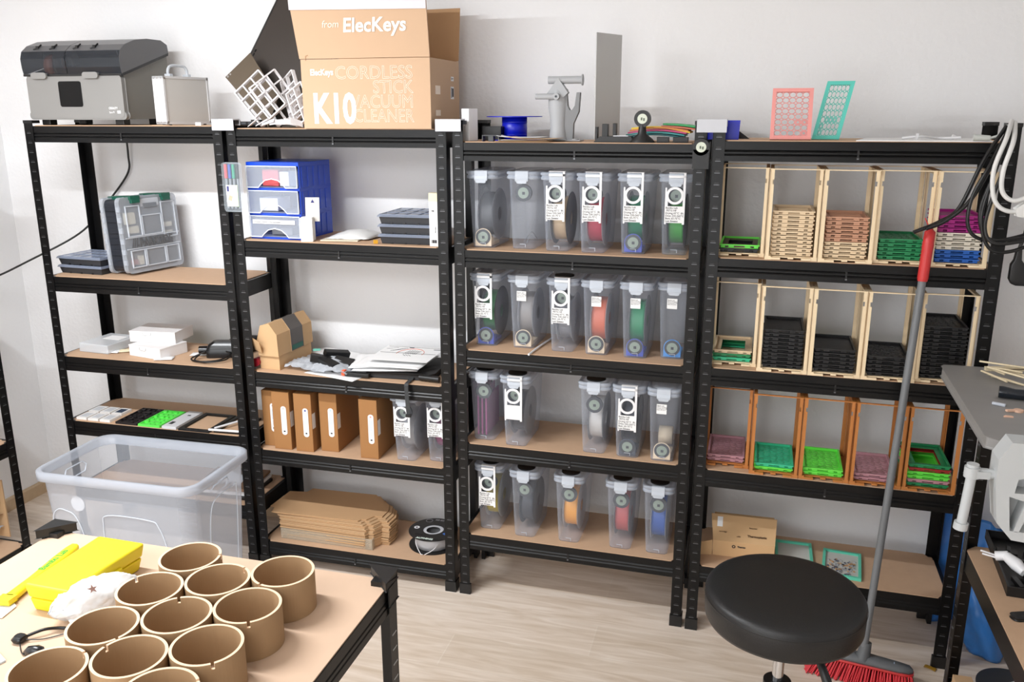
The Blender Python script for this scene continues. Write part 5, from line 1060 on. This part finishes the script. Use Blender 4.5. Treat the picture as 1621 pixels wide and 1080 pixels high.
# things on the worktop
STK = mat('cream_sticks', (228, 212, 178), .55); rnd = random.Random(9)
for k in range(8):
    a = MB(); L_ = rnd.uniform(.07, .13); a.tube(bez([(0, 0, 0), (L_*.5, rnd.uniform(-.01, .01), .002), (L_, rnd.uniform(-.01, .01), 0)], 5), .0032, 6)
    solo(a, 'plastic_strip', STK, 'cream strip in the tangle at the back of the grey worktop', 'strip', 'tangle of cream strips on the worktop', loc=(3.578+rnd.uniform(0, .035), -.15+rnd.uniform(-.03, .055), 1.1245+.0045*k), rot=(0, 0, R(rnd.uniform(-75, -15))))
a = MB(); a.obox((0, 0, .006), (.16, .014, .012)); a.obox((.02, -.0075, .006), (.1, .001, .003), m=1); solo(a, 'plastic_bar', [STK, mat('bar_slot', (120, 105, 80), .6)], 'longer cream bar lying beyond the tangle of strips', 'bar', loc=(3.685, -.085, 1.1205), rot=(0, 0, R(14)))
t = thing('hand_tool', 'black glossy tool barrel lying on the grey worktop', 'tool', (3.578, -.385, 1.138), R(-12)); gbt = mat('gloss_navy', (24, 30, 38), .2)
a = MB(); a.tube([(0, 0, 0), (.01, 0, 0), (.04, 0, -.002), (.14, 0, .002)], [.0165, .0175, .015, .017], 20); a.build('barrel', gbt, t); a = MB(); a.tube([(.004, 0, -.008), (.02, -.004, -.014)], .004, 8); a.build('clip', gbt, t)
a = MB(); a.obox((0, 0, 0), (.034, .009, .008)); solo(a, 'glue_stick', mat('grey_white', (190, 195, 205), .4), 'short pale stick before the black tool barrel', 'stick', loc=(3.562, -.462, 1.1245), rot=(0, 0, R(-28)), bevel=.002)
a = MB(); a.disc((0, 0, 0), .012, .006, 18); a.obox((-.02, -.004, .003), (.024, .010, .005), (0, 0, .3)); solo(a, 'plastic_offcut', mat('peach_plastic', (225, 185, 160), .5), 'peach disc offcut near the front of the worktop', 'offcut', loc=(3.600, -.505, 1.1205))
a = MB(); a.prism([(-.012, 0), (.012, 0), (.008, .006), (-.006, .007)], 'z', 0, .004); solo(a, 'plastic_offcut', mat('peach_plastic', (225, 185, 160), .5), 'small peach wedge offcut, nearest the worktop front', 'offcut', loc=(3.562, -.562, 1.1205))
# grey printed clamp with crank on the front edge
t = thing('bench_clamp', 'big light grey printed clamp with a crank at the worktop front', 'clamp', (3.52, -.80, 1.0), 0)
G2 = mat('clamp_grey', (186, 189, 190), .5)
a = MB(); prof = [(-.035, .147), (.012, .152), (.062, .128), (.11, .11), (.11, -.105), (.002, -.098), (-.022, -.06), (-.038, .04)]
outer = [(-.04, .10), (-.018, .146), (.02, .146), (.055, .112), (.14, .112), (.14, -.112), (.01, -.10), (-.028, -.06), (-.040, .03)]
# body as a frame with two tall openings
def pr(pts): a.prism(pts, 'y', -.035, .03)
pr([(-.042, .10), (-.018, .146), (.022, .146), (.050, .112), (.022, .06), (.006, .055), (.002, .02), (-.008, .01), (-.040, .03)])
pr([(.022, .06), (.050, .112), (.16, .112), (.16, .09), (.038, .09)])
pr([(-.040, .03), (-.008, .01), (.004, -.078), (.010, -.102), (-.026, -.062)])
pr([(.004, -.078), (.16, -.085), (.16, -.115), (.010, -.102)])
pr([(-.008, .01), (.002, .02), (.16, .02), (.16, .005), (.03, .0)])
pr([(.030, .0), (.045, .0), (.024, -.08), (.012, -.079)])
a.box(-.004, .16, .012, .02, -.08, .09)
a.build('body', G2, t)
a = MB(); a.disc((-.078, -.005, .052), .012, .045, 20, 'x'); a.build('axle', G2, t)
a = MB(); a.disc((-.088, -.005, .040), .018, .026, 24); a.prism([(-.088, -.022), (-.05, -.018), (-.05, .01), (-.088, .012)], 'z', .042, .060); a.disc((-.088, -.005, .066), .014, .008, 24); a.tube([(-.089, -.008, .042), (-.094, -.012, -.03), (-.098, -.014, -.085)], .0115, 20); a.tube([(-.0975, -.014, -.078), (-.099, -.014, -.096)], .0165, 20); a.build('crank', G2, t)
# lower shelf of the bench
t = thing('sorting_box', 'black open box of white printed parts on the bench shelf', 'box', (3.625, -.56, .6005), R(-4))
a = MB(); a.box(0, .30, 0, .36, 0, .006); a.box(0, .30, 0, .004, .006, .03); a.box(0, .30, .356, .36, .006, .03); a.box(0, .004, .004, .356, .006, .03); a.box(.296, .3, .004, .356, .006, .03)
rnd = random.Random(3)
for k in range(26): a.obox((rnd.uniform(.03, .27), rnd.uniform(.03, .33), .012+rnd.uniform(0, .01)), (rnd.uniform(.02, .06), rnd.uniform(.01, .03), .012), (rnd.uniform(-.2, .2), 0, rnd.uniform(0, 3)))
a.build('tray', BPL, t, bevel=.001)
a = MB(); a.tube([(3.63, -.40, .640), (3.66, -.41, .650)], .014, 14); a.tube([(3.655, -.41, .648), (3.675, -.44, .640), (3.69, -.47, .632)], [.014, .019, .013], 14); a.tube([(3.60, -.36, .633), (3.64, -.385, .633)], .003, 6); a.tube([(3.60, -.38, .633), (3.64, -.40, .633)], .003, 6); solo(a, 'pipe_fitting', WHITE, 'white printed fitting on the black box of the bench shelf', 'fitting')
a = MB(); a.prism(rr2(0, .03, 0, .07, .012), 'z', 0, .009); solo(a, 'handset', BPL, 'small black oval device on the bench shelf board', 'device', loc=(3.605, -.665, .6005), rot=(0, 0, R(-70)), bevel=.003)
t = thing('glass_jar', 'small clear jar with orange base on the bench shelf edge', 'jar', (3.632, -.775, .6005)); a = MB(); a.lathe([(.012, 0), (.013, .02), (.011, .028)], 20); a.build('glass', clear('glass_clear', (225, 230, 235), .35, .05, .5), t); a = MB(); a.disc((0, 0, .0005), .011, .006, 18); a.build('base', mat('orange_base', (230, 90, 50), .4), t)  # plain orange disc in the foot of the jar
t = thing('filament_spool', 'black topped spool with amber filament and white label on bench floor shelf', 'spool', (3.745, -.355, .1255))
a = MB(); a.disc((0, 0, .052), .10, .004, 48); a.build('flange', BPL, t); a = MB(); a.disc((0, 0, 0), .10, .004, 48); a.build('flange', BPL, t)
a = MB(); a.disc((0, 0, .004), .088, .048, 40); a.build('filament', mat('amber_filament', (205, 165, 50), .4, bump=.2, bscale=400), t)
a = MB(); a.obox((.004, -.02, .0565), (.125, .085, .0008), (0, 0, .55)); lb_ = a.build('label', PAPER, t)
a = MB()
for k in range(14): a.obox((.030+.0048*k*.85, .048-.0048*k*-.52-.028, .0572), (.0022+.0008*(k % 3), .010, .0004), (0, 0, .55))
for k in range(5): a.obox((-.002+.004*k, -.008-.007*k, .0572), (.085, .0012, .0004), (0, 0, .55))
a.build('barcode', INK, lb_)
a = MB(); a.box(0, .055, 0, .12, 0, .05); solo(a, 'carton', CARD, 'tan carton beside the amber spool on bench floor shelf', 'carton', loc=(3.585, -.44, .1255), bevel=.001)
# blue sack behind the bench
a = MB(); off = {}
def sack(u, v):
    th = 2*math.pi*u; k = (round(u*44) % 44, round(v*30)); rnd = random.Random(k[0]*101+k[1]*7)
    r_ = 1+.16*math.sin(3*th+1+4*v)+.10*math.sin(7*th+9*v)+rnd.uniform(-.035, .035); s_ = (1-.30*v**2)*(.85+.3*math.sin(math.pi*min(1, v*1.1)))
    return (3.82+.115*math.cos(th)*r_*s_-.02*v, .18+.13*math.sin(th)*r_*s_+.03*v, .004+v*.44+(.05*math.cos(th+2.6) if v > .95 else 0))
a.grid(sack, 44, 30); solo(a, 'blue_sack', clear('blue_film', (62, 138, 222), .74, .3, .2), 'translucent blue plastic sack on the floor between right unit and bench', 'sack', solid=.0008)
a = MB(); a.grid(lambda u, v: (3.648+.09*u-.004*v, .30+.03*math.sin(3*u+5*v)*.6, .50-.50*v-(.05*math.sin(math.pi*u) if v < .02 else 0)), 10, 24); solo(a, 'blue_sack', clear('blue_film', (62, 138, 222), .74, .3, .2), 'second blue sack sheet hanging beside the right unit post', 'sack', solid=.0008)
# ---------------------------------------------------------------- cables at the right post
KB = mat('black_cable', (20, 20, 21), .4); KW = mat('white_cable', (226, 226, 224), .4)
px_ = 3.62
for k, pts in enumerate(([(3.585, -.05, 1.86), (3.53, -.075, 1.76), (3.48, -.08, 1.62), (3.43, -.08, 1.575), (3.36, -.08, 1.54)], [(3.59, -.055, 1.85), (3.545, -.085, 1.74), (3.50, -.09, 1.64), (3.44, -.09, 1.58), (3.39, -.09, 1.555)],
      [(3.585, -.06, 1.84), (3.54, -.09, 1.75), (3.505, -.09, 1.66), (3.50, -.09, 1.58), (3.53, -.09, 1.535), (3.60, -.09, 1.53), (3.70, -.08, 1.56)], [(3.59, -.06, 1.86), (3.555, -.09, 1.74), (3.525, -.1, 1.62), (3.55, -.1, 1.54), (3.62, -.1, 1.535), (3.72, -.09, 1.555)],
      [(3.585, -.055, 1.84), (3.55, -.08, 1.72), (3.53, -.09, 1.60), (3.56, -.09, 1.51), (3.62, -.09, 1.50), (3.72, -.08, 1.545)], [(3.60, -.05, 1.85), (3.575, -.08, 1.76), (3.55, -.09, 1.66), (3.54, -.09, 1.57), (3.57, -.1, 1.525), (3.66, -.1, 1.54), (3.74, -.09, 1.57)])):
    pts = [(q[0], q[1]-(.0125*k if i_ else 0), q[2]) for i_, q in enumerate(pts)]
    a = MB(); a.tube(bez(pts, 8), .0062 if k < 2 else .0055, 8); solo(a, 'power_cable', KB, ['leftmost black cable, swinging out to a free end over the broom', 'black cable just right of the free ended one, also swinging left', 'shortest black cable loop at the right post, its bend highest', 'black cable loop with the deep bend before the magenta trays', 'lowest hanging black cable loop at the right post', 'black cable loop nearest the frame edge, under the white ones'][k], 'cable', 'black cables hanging at the right post')
for k, pts in enumerate(([(3.60, -.06, 1.875), (3.565, -.1, 1.83), (3.54, -.115, 1.74), (3.55, -.115, 1.66), (3.585, -.115, 1.625), (3.64, -.11, 1.63), (3.72, -.1, 1.68)], [(3.61, -.06, 1.87), (3.58, -.1, 1.82), (3.56, -.12, 1.74), (3.565, -.12, 1.68), (3.60, -.12, 1.655), (3.65, -.115, 1.68), (3.72, -.1, 1.74)])):
    pts = [(q[0]-.006, q[1]-(.075+.014*k if i_ else 0), q[2]) for i_, q in enumerate(pts)]
    a = MB(); a.tube(bez(pts, 8), .0065, 8); solo(a, 'extension_cable', KW, ('outer white cable loop at the right post, reaching lowest', 'inner white cable loop at the right post, bending higher')[k], 'cable', 'white cables hanging at the right post')
t = thing('power_strip', 'white power strip end hanging at the right frame edge', 'power strip', (3.608, -.215, 1.61), 0, rot=(0, R(-14), 0)); a = MB(); a.prism([(0, .004), (.03, -.006), (.12, -.02), (.12, .05), (.04, .04), (.0, .022)], 'y', 0, .03); a.build('housing', KW, t, bevel=.004)
a = MB(); a.tube([(3.50, -.05, 1.826), (3.545, -.05, 1.824)], [.010, .008], 12); a.tube(bez([(3.545, -.05, 1.824), (3.57, -.05, 1.835), (3.59, -.045, 1.862)], 5), .004, 6); solo(a, 'cable_connector', mat('pale_grey_plastic', (200, 204, 200), .4), 'pale grey cable connector at the right end of the white panel', 'connector')
t = thing('plug', 'black mains plug hanging beside the right unit on its cord', 'plug', (0, 0, 0)); a = MB(); a.tube(bez([(3.72, -.01, 1.80), (3.69, -.02, 1.66), (3.684, -.03, 1.56), (3.672, -.03, 1.49)], 8), .0055, 8); a.build('cord', KB, t)
a = MB(); a.loft([[(3.672+x*s_+dx, -.03+y, z) for x, y in ((-.022, -.012), (.022, -.012), (.022, .012), (-.022, .012))] for z, s_, dx in ((1.495, .3, 0), (1.46, .45, .0), (1.445, .9, .002), (1.40, 1.1, .006), (1.385, .9, .010), (1.380, .6, .016))]); a.build('plug_body', KB, t, bevel=.003)
a = MB(); a.tube([(3.708, -.035, 1.432), (3.74, -.04, 1.40)], .016, 12); solo(a, 'socket', KW, 'white socket touching the black mains plug', 'socket')
# ---------------------------------------------------------------- cable on the left wall
a = MB(); a.tube(bez([(.155, .385, 1.85), (.145, .40, 1.72), (-.215, .405, 1.66)][:2]+[(.12, .41, 1.63), (-.02, .40, 1.48), (-.13, .35, 1.36), (-.30, .22, 1.25), (-.45, .12, 1.17), (-.545, .05, 1.16), (-.555, -.2, 1.20)], 8), .0045, 6); solo(a, 'power_cable', KB, 'thin black cable sagging down the left wall behind first unit', 'cable')
# ---------------------------------------------------------------- bags on the left rack
cs = (((176, 180, 184), 'silvery'), ((150, 110, 80), 'brown'), ((70, 130, 110), 'green'), ((205, 205, 208), 'pale'), ((120, 70, 100), 'plum'))
for k, (c_, nm) in enumerate(cs):
    a = MB(); a.grid(crumple(lambda u, v: (u*.26, (v-.5)*.12, .004+.035*math.sin(math.pi*u)*math.sin(math.pi*v)), 14, 8, .008, 40+k), 14, 8, smooth=False)
    solo(a, 'packet', mat('packet_%s' % nm, c_, .25), '%s foil packet, %s in the pile on the left edge rack' % (nm, ('lowest', 'second lowest', 'middle', 'second highest', 'topmost')[k]), 'packet', 'foil packets on the left rack', loc=(-.46, LRY-.10, .10+k*.055), rot=(0, R(-8), 0), solid=.001)
a = MB(); a.box(0, .28, 0, .006, 0, .27); solo(a, 'cardboard_divider', CARD, 'tan cardboard sheet standing behind the foil packets, left edge rack', 'cardboard', loc=(-.47, LRY-.035, .09))
